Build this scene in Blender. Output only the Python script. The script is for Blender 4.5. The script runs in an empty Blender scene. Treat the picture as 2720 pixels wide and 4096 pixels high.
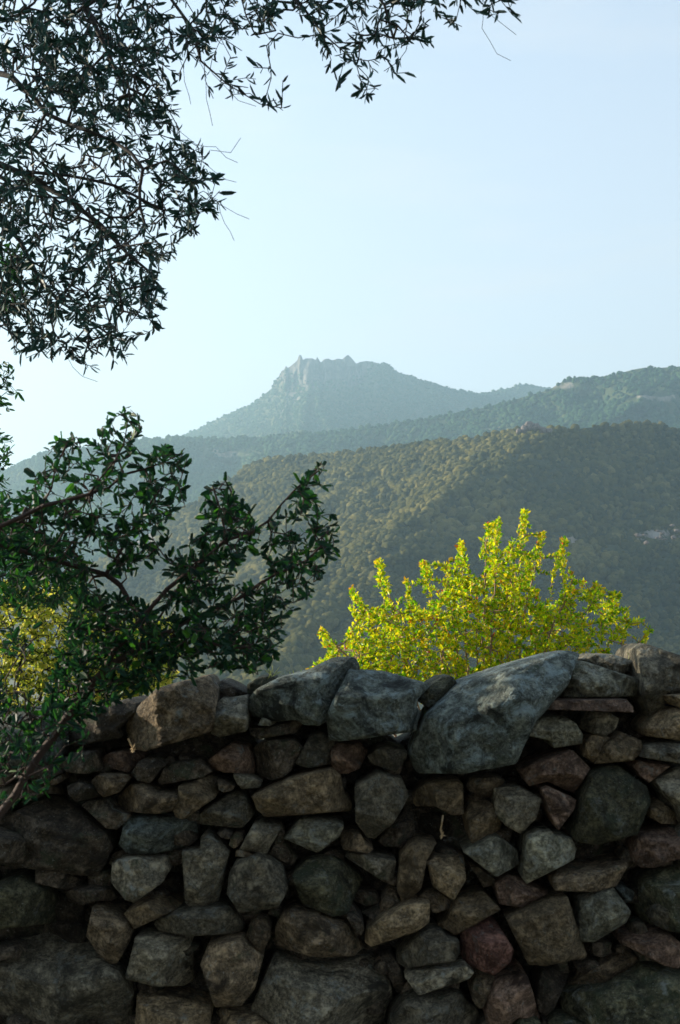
import bpy, math, random
import numpy as np
from math import radians, sin, cos, pi

random.seed(7)
rng = np.random.default_rng(7)
scene = bpy.context.scene

# ------------------------------------------------------------------ camera, world, sun, exposure
FPX, W, H, HOR, EYE = 5000.0, 2720.0, 4096.0, 2480.0, 1.6
SUN_AZ = radians(-70)      # from +Y (view direction), negative = to the left
SUN_EL = radians(17)
cam_d = bpy.data.cameras.new('camera')
cam = bpy.data.objects.new('camera', cam_d)
scene.collection.objects.link(cam)
cam.location = (0, 0, EYE)
cam.rotation_euler = (radians(90), 0, 0)
cam_d.sensor_fit = 'VERTICAL'
cam_d.sensor_height = 36.0
cam_d.lens = 36.0 * FPX / H
cam_d.shift_y = (HOR - H / 2) / H
cam_d.clip_start = 0.05
cam_d.clip_end = 30000
cam_d.dof.use_dof = True
cam_d.dof.focus_distance = 14.0
cam_d.dof.aperture_fstop = (cam_d.lens / 1000) / 0.004
scene.camera = cam

world = bpy.data.worlds.new('World')
scene.world = world
world.use_nodes = True
nt = world.node_tree
sky = nt.nodes.new('ShaderNodeTexSky')
sky.sky_type = 'NISHITA'
sky.sun_disc = False
sky.sun_elevation = SUN_EL
sky.sun_rotation = SUN_AZ
sky.altitude = 200
sky.air_density = 1.0
sky.dust_density = 0.7
sky.ozone_density = 1.0
bg = nt.nodes['Background']
bg.inputs['Strength'].default_value = 0.12
# pale haze tint painted into the sky, strongest low down, plus faint cloud noise
tc = nt.nodes.new('ShaderNodeTexCoord'); mp = nt.nodes.new('ShaderNodeMapping'); mp.inputs['Scale'].default_value = (1.0, 1.0, 5.0)
cn = nt.nodes.new('ShaderNodeTexNoise'); cn.inputs['Scale'].default_value = 3.2; cn.inputs['Detail'].default_value = 6; cn.inputs['Roughness'].default_value = 0.62
cr = nt.nodes.new('ShaderNodeValToRGB'); cr.color_ramp.elements[0].position = 0.5; cr.color_ramp.elements[1].position = 0.85
cr.color_ramp.elements[1].color = (0.3, 0.3, 0.3, 1)
sx = nt.nodes.new('ShaderNodeSeparateXYZ'); nt.links.new(tc.outputs['Generated'], sx.inputs[0])
vr = nt.nodes.new('ShaderNodeMapRange'); vr.inputs['From Min'].default_value = 0.0; vr.inputs['From Max'].default_value = 0.8
vr.inputs['To Min'].default_value = 0.90; vr.inputs['To Max'].default_value = 0.10
nt.links.new(sx.outputs[2], vr.inputs['Value'])
ad = nt.nodes.new('ShaderNodeMath'); ad.operation = 'ADD'; ad.use_clamp = True
nt.links.new(vr.outputs[0], ad.inputs[0]); nt.links.new(cr.outputs[0], ad.inputs[1])
cm = nt.nodes.new('ShaderNodeMix'); cm.data_type = 'RGBA'
nt.links.new(tc.outputs['Generated'], mp.inputs['Vector']); nt.links.new(mp.outputs[0], cn.inputs['Vector'])
nt.links.new(cn.outputs['Fac'], cr.inputs['Fac']); nt.links.new(ad.outputs[0], cm.inputs['Factor'])
nt.links.new(sky.outputs[0], cm.inputs[6]); cm.inputs[7].default_value = (2.82, 2.87, 2.92, 1)
nt.links.new(cm.outputs[2], bg.inputs['Color'])

sun_d = bpy.data.lights.new('sun', 'SUN')
sun_d.energy = 5.0
sun_d.angle = radians(0.5)
sun_d.color = (1.0, 0.88, 0.70)
sun = bpy.data.objects.new('sun', sun_d)
scene.collection.objects.link(sun)
from mathutils import Vector
SD = Vector((sin(SUN_AZ) * cos(SUN_EL), cos(SUN_AZ) * cos(SUN_EL), sin(SUN_EL)))
sun.rotation_euler = SD.to_track_quat('Z', 'Y').to_euler()

scene.view_settings.view_transform = 'Standard'
scene.view_settings.look = 'None'
scene.view_settings.gamma = 1.0
scene.view_settings.exposure = 1.45

# ------------------------------------------------------------------ helpers
S = 2720 / 1568.0          # overview image -> photo pixels
TS = 700 / 1568.0
TILE = {'A': (0, 2560), 'B': (680, 2560), 'C': (1360, 2560), 'D': (2020, 2560),
        'E': (0, 3296), 'F': (680, 3296), 'G': (1360, 3296), 'H': (2020, 3296)}

def at(px, py, Y):
    px = np.asarray(px, float); py = np.asarray(py, float)
    return np.stack([(px - W / 2) / FPX * Y, np.broadcast_to(Y, px.shape) + 0.0 * px, EYE + (HOR - py) / FPX * Y], -1)

def _hash(ix, iy, iz, seed):
    h = (ix * 374761393 + iy * 668265263 + iz * 2147483647 + seed * 974634777) & 0xffffffff
    h = ((h ^ (h >> 13)) * 1274126177) & 0xffffffff
    h = (h ^ (h >> 16)) & 0xffffffff
    return h / 4294967295.0

def vnoise(p, seed=0):
    """value noise in -1..1 at points p (N,3)"""
    p = np.asarray(p, float)
    i = np.floor(p).astype(np.int64); f = p - i
    f = f * f * (3 - 2 * f)
    r = 0
    for dx in (0, 1):
        wx = f[:, 0] if dx else 1 - f[:, 0]
        for dy in (0, 1):
            wy = f[:, 1] if dy else 1 - f[:, 1]
            for dz in (0, 1):
                wz = f[:, 2] if dz else 1 - f[:, 2]
                r = r + wx * wy * wz * _hash(i[:, 0] + dx, i[:, 1] + dy, i[:, 2] + dz, seed)
    return r * 2 - 1

def fbm(p, seed=0, octv=4, gain=0.5):
    a, s, r = 1.0, 1.0, 0
    for k in range(octv):
        r = r + a * vnoise(p * s, seed + k)
        a *= gain; s *= 2.03
    return r

def link_mesh(name, verts, loops, counts, mat, parent=None, smooth=True, attrs=None, sharp=False):
    me = bpy.data.meshes.new(name)
    verts = np.asarray(verts, np.float32)
    loops = np.asarray(loops, np.int32).ravel(); counts = np.asarray(counts, np.int32)
    me.vertices.add(len(verts)); me.vertices.foreach_set('co', verts.ravel())
    me.loops.add(len(loops)); me.loops.foreach_set('vertex_index', loops)
    me.polygons.add(len(counts))
    st = np.zeros(len(counts), np.int32); st[1:] = np.cumsum(counts)[:-1]
    me.polygons.foreach_set('loop_start', st)
    me.polygons.foreach_set('loop_total', counts)
    me.polygons.foreach_set('use_smooth', np.full(len(counts), smooth))
    me.update(calc_edges=True)
    me.validate()
    if attrs:
        for k, v in attrs.items():
            a = me.attributes.new(k, 'FLOAT', 'POINT')
            a.data.foreach_set('value', np.asarray(v, np.float32))
    me.materials.append(mat)
    if sharp: me.set_sharp_from_angle(angle=radians(20))
    o = bpy.data.objects.new(name, me)
    scene.collection.objects.link(o)
    if parent: o.parent = parent
    return o

def grid_faces(nr, nc, wrap=False, off=0):
    r = np.arange(nr - 1)[:, None]; c = np.arange(nc if wrap else nc - 1)[None, :]
    c2 = (c + 1) % nc
    a = r * nc + c; b = r * nc + c2; d = (r + 1) * nc + c; e = (r + 1) * nc + c2
    return (np.stack([a, b, e, d], -1).reshape(-1, 4) + off)

def tag(o, label=None, cat=None, group=None, kind=None):
    if label: o['label'] = label
    if cat: o['category'] = cat
    if group: o['group'] = group
    if kind: o['kind'] = kind
    return o

def empty(name, loc, label, cat, group=None):
    o = bpy.data.objects.new(name, None)
    scene.collection.objects.link(o)
    o.location = loc; o.empty_display_size = 0.2
    return tag(o, label, cat, group)

def put_under(o, root):
    """parent keeping world coordinates (roots are only translated)"""
    o.parent = root
    o.location = (-root.location[0], -root.location[1], -root.location[2])

# ------------------------------------------------------------------ materials
class NT:
    def __init__(s, name):
        s.m = bpy.data.materials.new(name); s.m.use_nodes = True
        s.t = s.m.node_tree; s.n = s.t.nodes; s.b = s.n['Principled BSDF']; s.out = s.n['Material Output']
    def new(s, k, **kw):
        n = s.n.new(k)
        for a, v in kw.items(): setattr(n, a, v)
        return n
    def l(s, a, b): s.t.links.new(a, b)
    def coord(s, kind='Object'):
        return s.new('ShaderNodeTexCoord').outputs[kind]
    def noise(s, vec, scale, detail=4, rough=0.55, dist=0.0):
        n = s.new('ShaderNodeTexNoise'); n.inputs['Scale'].default_value = scale
        n.inputs['Detail'].default_value = detail; n.inputs['Roughness'].default_value = rough
        n.inputs['Distortion'].default_value = dist
        if vec is not None: s.l(vec, n.inputs['Vector'])
        return n.outputs['Fac']
    def ramp(s, fac, stops):
        r = s.new('ShaderNodeValToRGB')
        e = r.color_ramp.elements
        while len(e) < len(stops): e.new(0.5)
        for i, (p, c) in enumerate(stops):
            e[i].position = p
            e[i].color = (c, c, c, 1) if isinstance(c, (int, float)) else (*c, 1)
        s.l(fac, r.inputs['Fac']); return r.outputs['Color']
    def mix(s, fac, a, b, mode='MIX'):
        m = s.new('ShaderNodeMix', data_type='RGBA', blend_type=mode)
        for sock, v in ((m.inputs['Factor'], fac), (m.inputs[6], a), (m.inputs[7], b)):
            if isinstance(v, (int, float)): sock.default_value = v
            elif isinstance(v, tuple): sock.default_value = (*v, 1)
            else: s.l(v, sock)
        return m.outputs[2]
    def bump(s, h, strength, dist):
        b = s.new('ShaderNodeBump'); b.inputs['Strength'].default_value = strength
        b.inputs['Distance'].default_value = dist; s.l(h, b.inputs['Height'])
        s.l(b.outputs['Normal'], s.b.inputs['Normal'])
    def attr(s, name):
        a = s.new('ShaderNodeAttribute'); a.attribute_name = name; return a.outputs['Fac']

def stone_mat(name, c1, c2, lichen=0.35, moss=0.2, lc=(0.20, 0.22, 0.20)):
    warm = lambda c: (c[0] * 1.62, c[1] * 1.52, c[2] * 1.27)
    c1, c2 = warm(c1), warm(c2)
    k = NT(name); co = k.coord()
    oi = k.new('ShaderNodeObjectInfo')
    add = k.new('ShaderNodeVectorMath', operation='ADD'); k.l(co, add.inputs[0])
    sc = k.new('ShaderNodeVectorMath', operation='SCALE'); 
    cmb = k.new('ShaderNodeCombineXYZ'); k.l(oi.outputs['Random'], cmb.inputs[0]); k.l(oi.outputs['Random'], cmb.inputs[2])
    k.l(cmb.outputs[0], sc.inputs[0]); sc.inputs['Scale'].default_value = 37.0
    k.l(sc.outputs[0], add.inputs[1]); v = add.outputs[0]
    big = k.noise(v, 7, 5, 0.6, 0.4); fine = k.noise(v, 90, 4, 0.7); mid = k.noise(v, 26, 6, 0.65)
    base = k.mix(k.ramp(big, [(0.35, 0.0), (0.65, 1.0)]), c1, c2)
    base = k.mix(k.ramp(fine, [(0.40, 0.85), (0.60, 0.0)]), base, tuple(x * 0.3 for x in c1))
    base = k.mix(k.ramp(mid, [(0.50, 0.0), (0.66, 0.75)]), base, tuple(min(1, x * 1.7) for x in c2))
    base = k.mix(k.ramp(k.noise(v, 5, 6, 0.75, 1.2), [(0.46, 0.0), (0.5, 0.55), (0.54, 0.0)]), base, tuple(x * 0.35 for x in c1))
    lm = k.noise(v, 15, 7, 0.72, 0.8)
    base = k.mix(k.ramp(lm, [(0.60 - 0.12 * lichen, 0.0), (0.70 - 0.12 * lichen, 0.75)]), base, lc)
    mm = k.noise(v, 11, 6, 0.7, 0.3)
    base = k.mix(k.ramp(mm, [(0.62 - 0.14 * moss, 0.0), (0.72 - 0.14 * moss, 0.8)]), base, (0.035, 0.045, 0.025))
    spk = k.noise(v, 160, 2, 0.5)
    base = k.mix(k.ramp(spk, [(0.66, 0.0), (0.72, 0.6)]), base, (0.30, 0.30, 0.27))
    hv = k.new('ShaderNodeHueSaturation')
    mr = k.new('ShaderNodeMapRange'); k.l(oi.outputs['Random'], mr.inputs['Value'])
    mr.inputs['To Min'].default_value = 0.65; mr.inputs['To Max'].default_value = 1.5
    k.l(mr.outputs[0], hv.inputs['Value']); k.l(base, hv.inputs['Color'])
    st = k.ramp(k.noise(v, 9, 5, 0.7, 0.6), [(0.36, 1.0), (0.47, 0.0)])
    k.l(k.mix(st, hv.outputs[0], tuple(x * 0.28 for x in c1)), k.b.inputs['Base Color'])
    k.b.inputs['Roughness'].default_value = 0.9
    k.b.inputs['Specular IOR Level'].default_value = 0.25
    h = k.mix(0.35, mid, fine)
    k.bump(h, 1.0, 0.035)
    return k.m

M = {}
M['grey'] = stone_mat('grey granite', (0.085, 0.080, 0.066), (0.145, 0.135, 0.110))
M['brown'] = stone_mat('brown granite', (0.085, 0.068, 0.050), (0.145, 0.115, 0.082), 0.1, 0.3)
M['tan'] = stone_mat('tan granite', (0.132, 0.104, 0.070), (0.195, 0.155, 0.105), 0.1, 0.1)
M['pink'] = stone_mat('reddish granite', (0.105, 0.070, 0.056), (0.155, 0.110, 0.090), 0.1, 0.1)
M['blue'] = stone_mat('bluish lichened granite', (0.046, 0.056, 0.056), (0.080, 0.094, 0.091), 0.75, 0.2, (0.17, 0.215, 0.21))
M['moss'] = stone_mat('mossy granite', (0.05, 0.052, 0.036), (0.09, 0.09, 0.062), 0.3, 0.9)
M['dark'] = stone_mat('dark weathered granite', (0.045, 0.038, 0.031), (0.075, 0.063, 0.052), 0.05, 0.6)
M['pale'] = stone_mat('pale lichened granite', (0.11, 0.112, 0.092), (0.175, 0.175, 0.145), 0.7, 0.3, (0.25, 0.265, 0.23))

def leaf_mat(name, cols, trans, rough=0.45, spec=0.4, tcol=None, vcol=None):
    k = NT(name)
    g = k.new('ShaderNodeNewGeometry')
    c = k.ramp(g.outputs['Random Per Island'], cols)
    if vcol:
        c = k.mix(k.attr('tint'), c, vcol)
    k.l(c, k.b.inputs['Base Color'])
    k.b.inputs['Roughness'].default_value = rough
    k.b.inputs['Specular IOR Level'].default_value = spec
    tr = k.new('ShaderNodeBsdfTranslucent')
    if tcol: k.l(k.mix(0.75, c, tcol, 'MULTIPLY') if False else k.mix(1.0, c, tcol, 'MULTIPLY'), tr.inputs['Color'])
    else: k.l(c, tr.inputs['Color'])
    ms = k.new('ShaderNodeMixShader'); ms.inputs[0].default_value = trans
    k.l(k.b.outputs[0], ms.inputs[1]); k.l(tr.outputs[0], ms.inputs[2])
    k.l(ms.outputs[0], k.out.inputs['Surface'])
    return k.m

def bark_mat(name, c1, c2):
    k = NT(name); co = k.coord()
    n = k.noise(co, 60, 5, 0.7)
    k.l(k.ramp(n, [(0.3, c1), (0.7, c2)]), k.b.inputs['Base Color'])
    k.b.inputs['Roughness'].default_value = 0.9
    k.bump(n, 0.8, 0.004)
    return k.m

M['olive_leaf'] = leaf_mat('olive leaf', [(0.0, (0.010, 0.032, 0.026)), (0.5, (0.018, 0.055, 0.044)), (1.0, (0.032, 0.085, 0.066))], 0.1, 0.5, 0.2)
M['mastic_leaf'] = leaf_mat('mastic leaf', [(0.0, (0.007, 0.024, 0.016)), (0.6, (0.014, 0.045, 0.028)), (0.85, (0.024, 0.075, 0.025)), (1.0, (0.05, 0.13, 0.016))], 0.4, 0.5, 0.22, tcol=(1.0, 1.5, 0.6))
M['oak_leaf'] = leaf_mat('small dark leaf', [(0.0, (0.010, 0.040, 0.014)), (1.0, (0.035, 0.14, 0.022))], 0.45)
M['gold_leaf'] = leaf_mat('sunlit shrub leaf', [(0.0, (0.03, 0.07, 0.012)), (0.2, (0.09, 0.15, 0.02)), (0.35, (0.46, 0.54, 0.04)), (1.0, (0.72, 0.62, 0.10))], 0.5)  # dark stops stand in for shade inside the shrub
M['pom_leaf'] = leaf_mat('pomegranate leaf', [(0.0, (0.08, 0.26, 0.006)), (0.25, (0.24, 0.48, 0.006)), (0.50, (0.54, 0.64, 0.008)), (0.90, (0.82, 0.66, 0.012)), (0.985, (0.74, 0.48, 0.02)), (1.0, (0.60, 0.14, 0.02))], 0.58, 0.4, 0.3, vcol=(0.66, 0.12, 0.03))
M['olive_bark'] = bark_mat('olive bark', (0.013, 0.013, 0.011), (0.04, 0.035, 0.03))
M['red_bark'] = bark_mat('reddish bark', (0.018, 0.011, 0.008), (0.055, 0.030, 0.021))
M['pom_bark'] = bark_mat('pomegranate bark', (0.22, 0.13, 0.09), (0.38, 0.26, 0.18))

def hill_mat(name, green1, green2, rock, rock_lo, rock_hi, nscale, bumpd):
    k = NT(name); co = k.coord()
    n = k.noise(co, nscale, 6, 0.65); f = k.noise(co, nscale * 9, 5, 0.7)
    g = k.mix(k.ramp(f, [(0.35, 0.0), (0.65, 1.0)]), green1, green2)
    mp_ = k.new('ShaderNodeMapping'); mp_.inputs['Scale'].default_value = (0.07, 0.03, 0.018); k.l(co, mp_.inputs['Vector'])
    f2 = k.noise(mp_.outputs[0], 1.0, 6, 0.7, 0.5)
    r = k.mix(k.ramp(f2, [(0.4, 0.0), (0.55, 1.0)]), rock, tuple(x * 0.55 for x in rock))
    at_ = k.attr('rock')
    sm = k.new('ShaderNodeMath', operation='ADD'); k.l(n, sm.inputs[0]); k.l(at_, sm.inputs[1])
    fac = k.ramp(sm.outputs[0], [(rock_lo, 0.0), (rock_hi, 1.0)])
    k.l(k.mix(fac, g, r), k.b.inputs['Base Color'])
    k.b.inputs['Roughness'].default_value = 1.0
    k.b.inputs['Specular IOR Level'].default_value = 0.05
    k.bump(f, 1.0, bumpd)
    return k.m

M['peak'] = hill_mat('rocky peak', (0.05, 0.06, 0.03), (0.09, 0.095, 0.05), (0.17, 0.145, 0.12), 0.62, 0.74, 0.012, 6.0)
M['midhill'] = hill_mat('mid hill ground', (0.035, 0.05, 0.02), (0.07, 0.08, 0.035), (0.30, 0.26, 0.21), 0.62, 0.68, 0.012, 3.0)
M['nearhill'] = hill_mat('near hill ground', (0.03, 0.038, 0.018), (0.07, 0.07, 0.035), (0.32, 0.28, 0.24), 0.70, 0.74, 0.02, 1.0)

def forest_mat(name, a, b, c):
    k = NT(name); co = k.coord()
    t = k.attr('tint')
    base = k.ramp(t, [(0.0, a), (0.6, b), (1.0, c)])
    n = k.noise(co, 1.1, 4, 0.75)
    base = k.mix(k.ramp(n, [(0.35, 0.0), (0.6, 0.55)]), base, tuple(x * 0.45 for x in b))
    k.l(base, k.b.inputs['Base Color'])
    k.b.inputs['Roughness'].default_value = 1.0
    k.b.inputs['Specular IOR Level'].default_value = 0.05
    k.bump(n, 1.0, 1.2)
    return k.m
M['forest'] = forest_mat('maquis forest', (0.03, 0.04, 0.014), (0.11, 0.10, 0.028), (0.22, 0.185, 0.06))
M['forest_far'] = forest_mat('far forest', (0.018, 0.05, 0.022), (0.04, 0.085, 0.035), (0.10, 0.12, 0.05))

k = NT('dry grass ground'); co = k.coord()
n1 = k.noise(co, 0.6, 6, 0.65); n2 = k.noise(co, 14, 5, 0.7)
c = k.mix(k.ramp(n1, [(0.4, 0.0), (0.6, 1.0)]), (0.075, 0.085, 0.03), (0.16, 0.13, 0.06))
k.l(k.mix(k.ramp(n2, [(0.35, 0.6), (0.6, 0.0)]), c, (0.04, 0.035, 0.02)), k.b.inputs['Base Color'])
k.b.inputs['Roughness'].default_value = 1.0; k.bump(n2, 1.0, 0.05)
M['ground'] = k.m

# ------------------------------------------------------------------ ground
def ground_z(x, y):
    z = np.where(y < 9, 0.0, -0.125 * (y - 9))
    z = np.where(y > 320, -0.125 * 311 - 0.002 * (y - 320), z)
    side = np.clip((-x - 2) / 30, 0, 1) * 0.0
    return z
gx = np.concatenate([-np.geomspace(4200, 6, 40), np.linspace(-5, 5, 41), np.geomspace(6, 4200, 40)])
gy = np.concatenate([-np.geomspace(150, 4, 14), np.linspace(-3, 12, 60), np.geomspace(12.5, 6000, 90)])
GX, GY = np.meshgrid(gx, gy)
P = np.stack([GX, GY, ground_z(GX, GY)], -1).reshape(-1, 3)
amp = np.clip(np.abs(P[:, 1]) / 60, 0.02, 3)
P[:, 2] += fbm(P * 0.9 / np.maximum(1, amp * 8)[:, None], 3) * amp * 0.5
g = link_mesh('ground', P, grid_faces(len(gy), len(gx)), np.full((len(gy) - 1) * (len(gx) - 1), 4), M['ground'])
tag(g, kind='structure')

# ------------------------------------------------------------------ hills
def interp(pts, u):
    pts = sorted(pts); return np.interp(u, [p[0] for p in pts], [p[1] for p in pts])

ICO_V = {}
def ico(sub):
    if sub in ICO_V: return ICO_V[sub]
    import bmesh
    bm = bmesh.new(); bmesh.ops.create_icosphere(bm, subdivisions=sub, radius=1)
    v = np.array([x.co[:] for x in bm.verts]); f = np.array([[q.index for q in x.verts] for x in bm.faces])
    bm.free(); ICO_V[sub] = (v, f); return v, f

def hill(name, mat, ridge, vbot, dfun, nu, nv, u0, u1, rough, rockfun=None, back=0.7):
    u = np.concatenate([np.linspace(u0, -60, nu // 8), np.linspace(-50, 2800, nu), np.linspace(2815, u1, nu // 8)]); nu = len(u)
    t = np.linspace(0, 1, nv)
    R = interp(ridge, u)
    U, T = np.meshgrid(u, t)
    V = R[None, :] + (vbot - R[None, :]) * T
    D = dfun(U, V, T)
    P = at(U, V, D)
    q = P.reshape(-1, 3)
    taper = np.clip(T.reshape(-1) * 6, 0.12, 1)
    nn = fbm(q / rough[0], 11, 5) * rough[1] * taper
    q = q + np.stack([nn * 0.0, nn, nn * 0.25], -1)
    # back slope
    rows = 10
    top = q.reshape(nv, nu, 3)[0]
    bk = []
    zb = -60
    for i in range(1, rows + 1):
        s = i / rows
        b = top.copy(); b[:, 1] += s * (top[:, 2] - zb) / back; b[:, 2] = top[:, 2] * (1 - s) + zb * s
        bk.append(b)
    full = np.concatenate([np.array(bk[::-1]), q.reshape(nv, nu, 3)], 0)
    rock = np.zeros(full.shape[:2])
    if rockfun is not None: rock[rows:] = rockfun(U, V, T)
    o = link_mesh(name, full.reshape(-1, 3), grid_faces(nv + rows, nu)[:, ::-1], np.full((nv + rows - 1) * (nu - 1), 4), mat,
                  attrs={'rock': rock.ravel()})
    tag(o, kind='structure')
    return q.reshape(nv, nu, 3), U, V

def forest(name, label, G, U, V, n, rmin, rmax, sub, mat, bare=None, umin=-400, umax=3100, seed=1, skip=0):
    r = np.random.default_rng(seed)
    nv, nu = G.shape[:2]
    e1 = G[1:, :-1] - G[:-1, :-1]; e2 = G[:-1, 1:] - G[:-1, :-1]
    ar = np.linalg.norm(np.cross(e1, e2), axis=-1)
    uc = U[:-1, :-1]; ar = ar * ((uc > umin) & (uc < umax))
    if bare is not None: ar = ar * bare(U[:-1, :-1], V[:-1, :-1])
    p = ar.ravel() / ar.sum()
    idx = r.choice(len(p), n, p=p)
    i, j = np.unravel_index(idx, ar.shape)
    a, b = r.random(n)[:, None], r.random(n)[:, None]
    P = G[i, j] * (1 - a) * (1 - b) + G[i + 1, j] * a * (1 - b) + G[i, j + 1] * (1 - a) * b + G[i + 1, j + 1] * a * b
    clump = fbm(P / 85.0, seed + 5, 3); clump2 = fbm(P / 22.0, seed + 15, 2)
    R = (rmin + (rmax - rmin) * r.random(n) ** 2.4) * (1 + 0.2 * clump)
    v, f = ico(sub)
    nvv = len(v)
    vars_ = []
    for q in range(8):
        d = 1 + 0.42 * vnoise(v * 1.7 + q * 9.1, q) + 0.24 * vnoise(v * 3.9 + q * 5.1, q + 40)
        vars_.append(v * d[:, None])
    vars_ = np.array(vars_)
    which = r.integers(0, 8, n); ang = r.random(n) * 2 * pi
    B = vars_[which]
    ca, sa = np.cos(ang)[:, None], np.sin(ang)[:, None]
    X = B[..., 0] * ca - B[..., 1] * sa; Y = B[..., 0] * sa + B[..., 1] * ca; Z = B[..., 2] * (0.72 + 0.4 * r.random(n)[:, None])
    VV = np.stack([X, Y, Z], -1) * R[:, None, None] + P[:, None, :] + np.array([0, 0, 0.35])[None, None] * R[:, None, None]
    FF = (f[None] + (np.arange(n) * nvv)[:, None, None]).reshape(-1, 3)
    tint = np.clip(0.42 + 0.35 * clump + 0.22 * clump2 + 0.22 * r.standard_normal(n), 0, 1)
    o = link_mesh(name, VV.reshape(-1, 3), FF, np.full(len(FF), 3), mat, attrs={'tint': np.repeat(tint, nvv)})
    tag(o, label, 'forest', kind='stuff')
    return o

# far rocky peak, about 3.4 km away
pk = [(-1500, 2100), (-400, 1960), (0, 1900), (300, 1820), (560, 1765), (735, 1744), (800, 1712), (870, 1676), (940, 1645), (1006, 1617),
      (1046, 1587), (1087, 1553), (1100, 1522), (1114, 1510), (1127, 1482), (1136, 1480), (1143, 1462), (1152, 1472), (1165, 1462), (1181, 1449), (1190, 1440), (1195, 1422),
      (1200, 1418), (1206, 1423), (1212, 1440), (1222, 1434), (1249, 1433), (1262, 1440), (1269, 1427), (1276, 1438), (1283, 1450), (1296, 1437), (1312, 1434), (1330, 1441), (1350, 1434),
      (1371, 1437), (1380, 1427), (1391, 1419), (1402, 1428), (1411, 1438), (1425, 1455), (1440, 1448), (1465, 1444), (1490, 1447), (1519, 1455), (1535, 1448), (1546, 1453),
      (1573, 1476), (1600, 1492), (1640, 1502), (1682, 1519), (1720, 1526), (1763, 1541), (1817, 1559), (1870, 1566), (1911, 1573), (1979, 1566), (2047, 1549), (2101, 1536),
      (2155, 1545), (2209, 1556), (2400, 1600), (2900, 1700), (4200, 1850)]
def d_peak(U, V, T):
    rk = np.exp(-((U - 1320) / 260.0) ** 2) * np.clip(1.2 - (V - 1430) / 130.0, 0, 1)
    d = 3400 - 1000 * T + 0.35 * np.abs(U - 1250)
    p = np.stack([U / 34.0, V / 130.0, U * 0], -1).reshape(-1, 3)
    crag = (np.abs(fbm(p, 21, 4)) * 1.0).reshape(U.shape)
    p2 = np.stack([U / 170.0, V / 260.0, U * 0], -1).reshape(-1, 3)
    gul = np.abs(fbm(p2, 25, 3)).reshape(U.shape)
    return d + rk * crag * 110 * np.clip(T * 8, 0, 1) + gul * 150 * np.clip(T * 3, 0, 1)
def rock_peak(U, V, T):
    return 0.42 * np.exp(-((U - 1300) / 230.0) ** 2) * np.clip(1.25 - (V - 1430) / 150.0, 0, 1) + 0.12 * np.exp(-((U - 1120) / 120.) ** 2) - 0.12 * np.clip(T, 0, 1)
Gp, Up, Vp = hill('far_mountain', M['peak'], pk, 1980, d_peak, 900, 200, -1500, 4200, (60, 14), rock_peak)
forest('far_forest', 'hazy scrub and small trees covering the slopes of the far rocky peak', Gp, Up, Vp, 26000, 2.2, 5.5, 1, M['forest_far'],
       bare=lambda u, v: 1 - np.clip(1.3 * np.exp(-((u - 1300) / 230.0) ** 2) * np.clip(1.4 - (v - 1430) / 130.0, 0, 1), 0, 1), umin=-100, umax=2500, seed=3)

# mid ridge about 2.2 km away
md = [(-1500, 2180), (-400, 2000), (0, 1890), (120, 1835), (180, 1810), (339, 1790), (554, 1758), (722, 1752), (900, 1754), (1050, 1748), (1141, 1738), (1250, 1734), (1365, 1724), (1479, 1708),
      (1600, 1690), (1749, 1668), (1850, 1648), (1952, 1627), (2080, 1592), (2195, 1560), (2240, 1532), (2263, 1519), (2290, 1512), (2317, 1509), (2340, 1515), (2452, 1500),
      (2520, 1482), (2560, 1473), (2600, 1474), (2720, 1466), (2950, 1440), (3300, 1480), (4200, 1600)]
def d_mid(U, V, T):
    p2 = np.stack([U / 300.0, V / 200.0, U * 0], -1).reshape(-1, 3)
    gul = np.abs(fbm(p2, 35, 4)).reshape(U.shape)
    return 2300 - 800 * T + 0.12 * (1400 - np.clip(U, 0, 2800)) + gul * 130 * np.clip(T * 4, 0, 1)
def rock_mid(U, V, T):
    return 0.16 * np.exp(-(((U - 2600) / 160.) ** 2 + ((V - 1590) / 26.) ** 2)) + 0.14 * np.exp(-(((U - 2250) / 100.) ** 2 + ((V - 1545) / 22.) ** 2)) + 0.13 * np.exp(-(((U - 960) / 110.) ** 2 + ((V - 1815) / 16.) ** 2))
Gm, Um, Vm = hill('mid_hill', M['midhill'], md, 2250, d_mid, 600, 160, -1500, 4200, (50, 8), rock_mid)
def bare_mid(u, v): return np.clip(1 - 7 * rock_mid(u, v, 0), 0.03, 1)
forest('mid_forest', 'hazy blue green woodland covering the middle ridge', Gm, Um, Vm, 26000, 2.8, 6.0, 1, M['forest_far'], bare=bare_mid, umin=-100, umax=2850, seed=4)

# near wooded hill
nr = [(-1500, 2700), (-500, 2560), (0, 2420), (300, 2300), (560, 2160), (700, 2070), (786, 2010), (850, 1962), (937, 1905), (1000, 1868), (1054, 1840), (1110, 1830), (1180, 1826), (1300, 1826), (1400, 1812),
      (1500, 1801), (1600, 1790), (1700, 1778), (1800, 1768), (1900, 1748), (2000, 1735), (2100, 1722), (2150, 1716), (2250, 1722), (2380, 1708), (2480, 1700), (2560, 1694),
      (2640, 1706), (2720, 1728), (3000, 1790), (3500, 1880), (4200, 2050)]
def spur(V):
    return np.interp(V, [1700, 1800, 1950, 2080, 2200, 2400, 2550, 2720], [2300, 2080, 1850, 1700, 1560, 1320, 1150, 1000])
def d_near(U, V, T):
    s = U - spur(V)
    lat = np.where(s < 0, -s * 0.42, s * 0.2)
    lat = np.sqrt(lat ** 2 + 15 ** 2)
    Tv = np.clip((V - 1700) / 1020.0, 0, 1)
    p2 = np.stack([(U + 0.9 * V) / 230.0, V / 330.0, U * 0], -1).reshape(-1, 3)
    gul = np.abs(fbm(p2, 45, 3)).reshape(U.shape)
    return 0.72 * (1500 - 720 * Tv + lat + gul * 45 * np.clip(T * 4, 0, 1))
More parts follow.
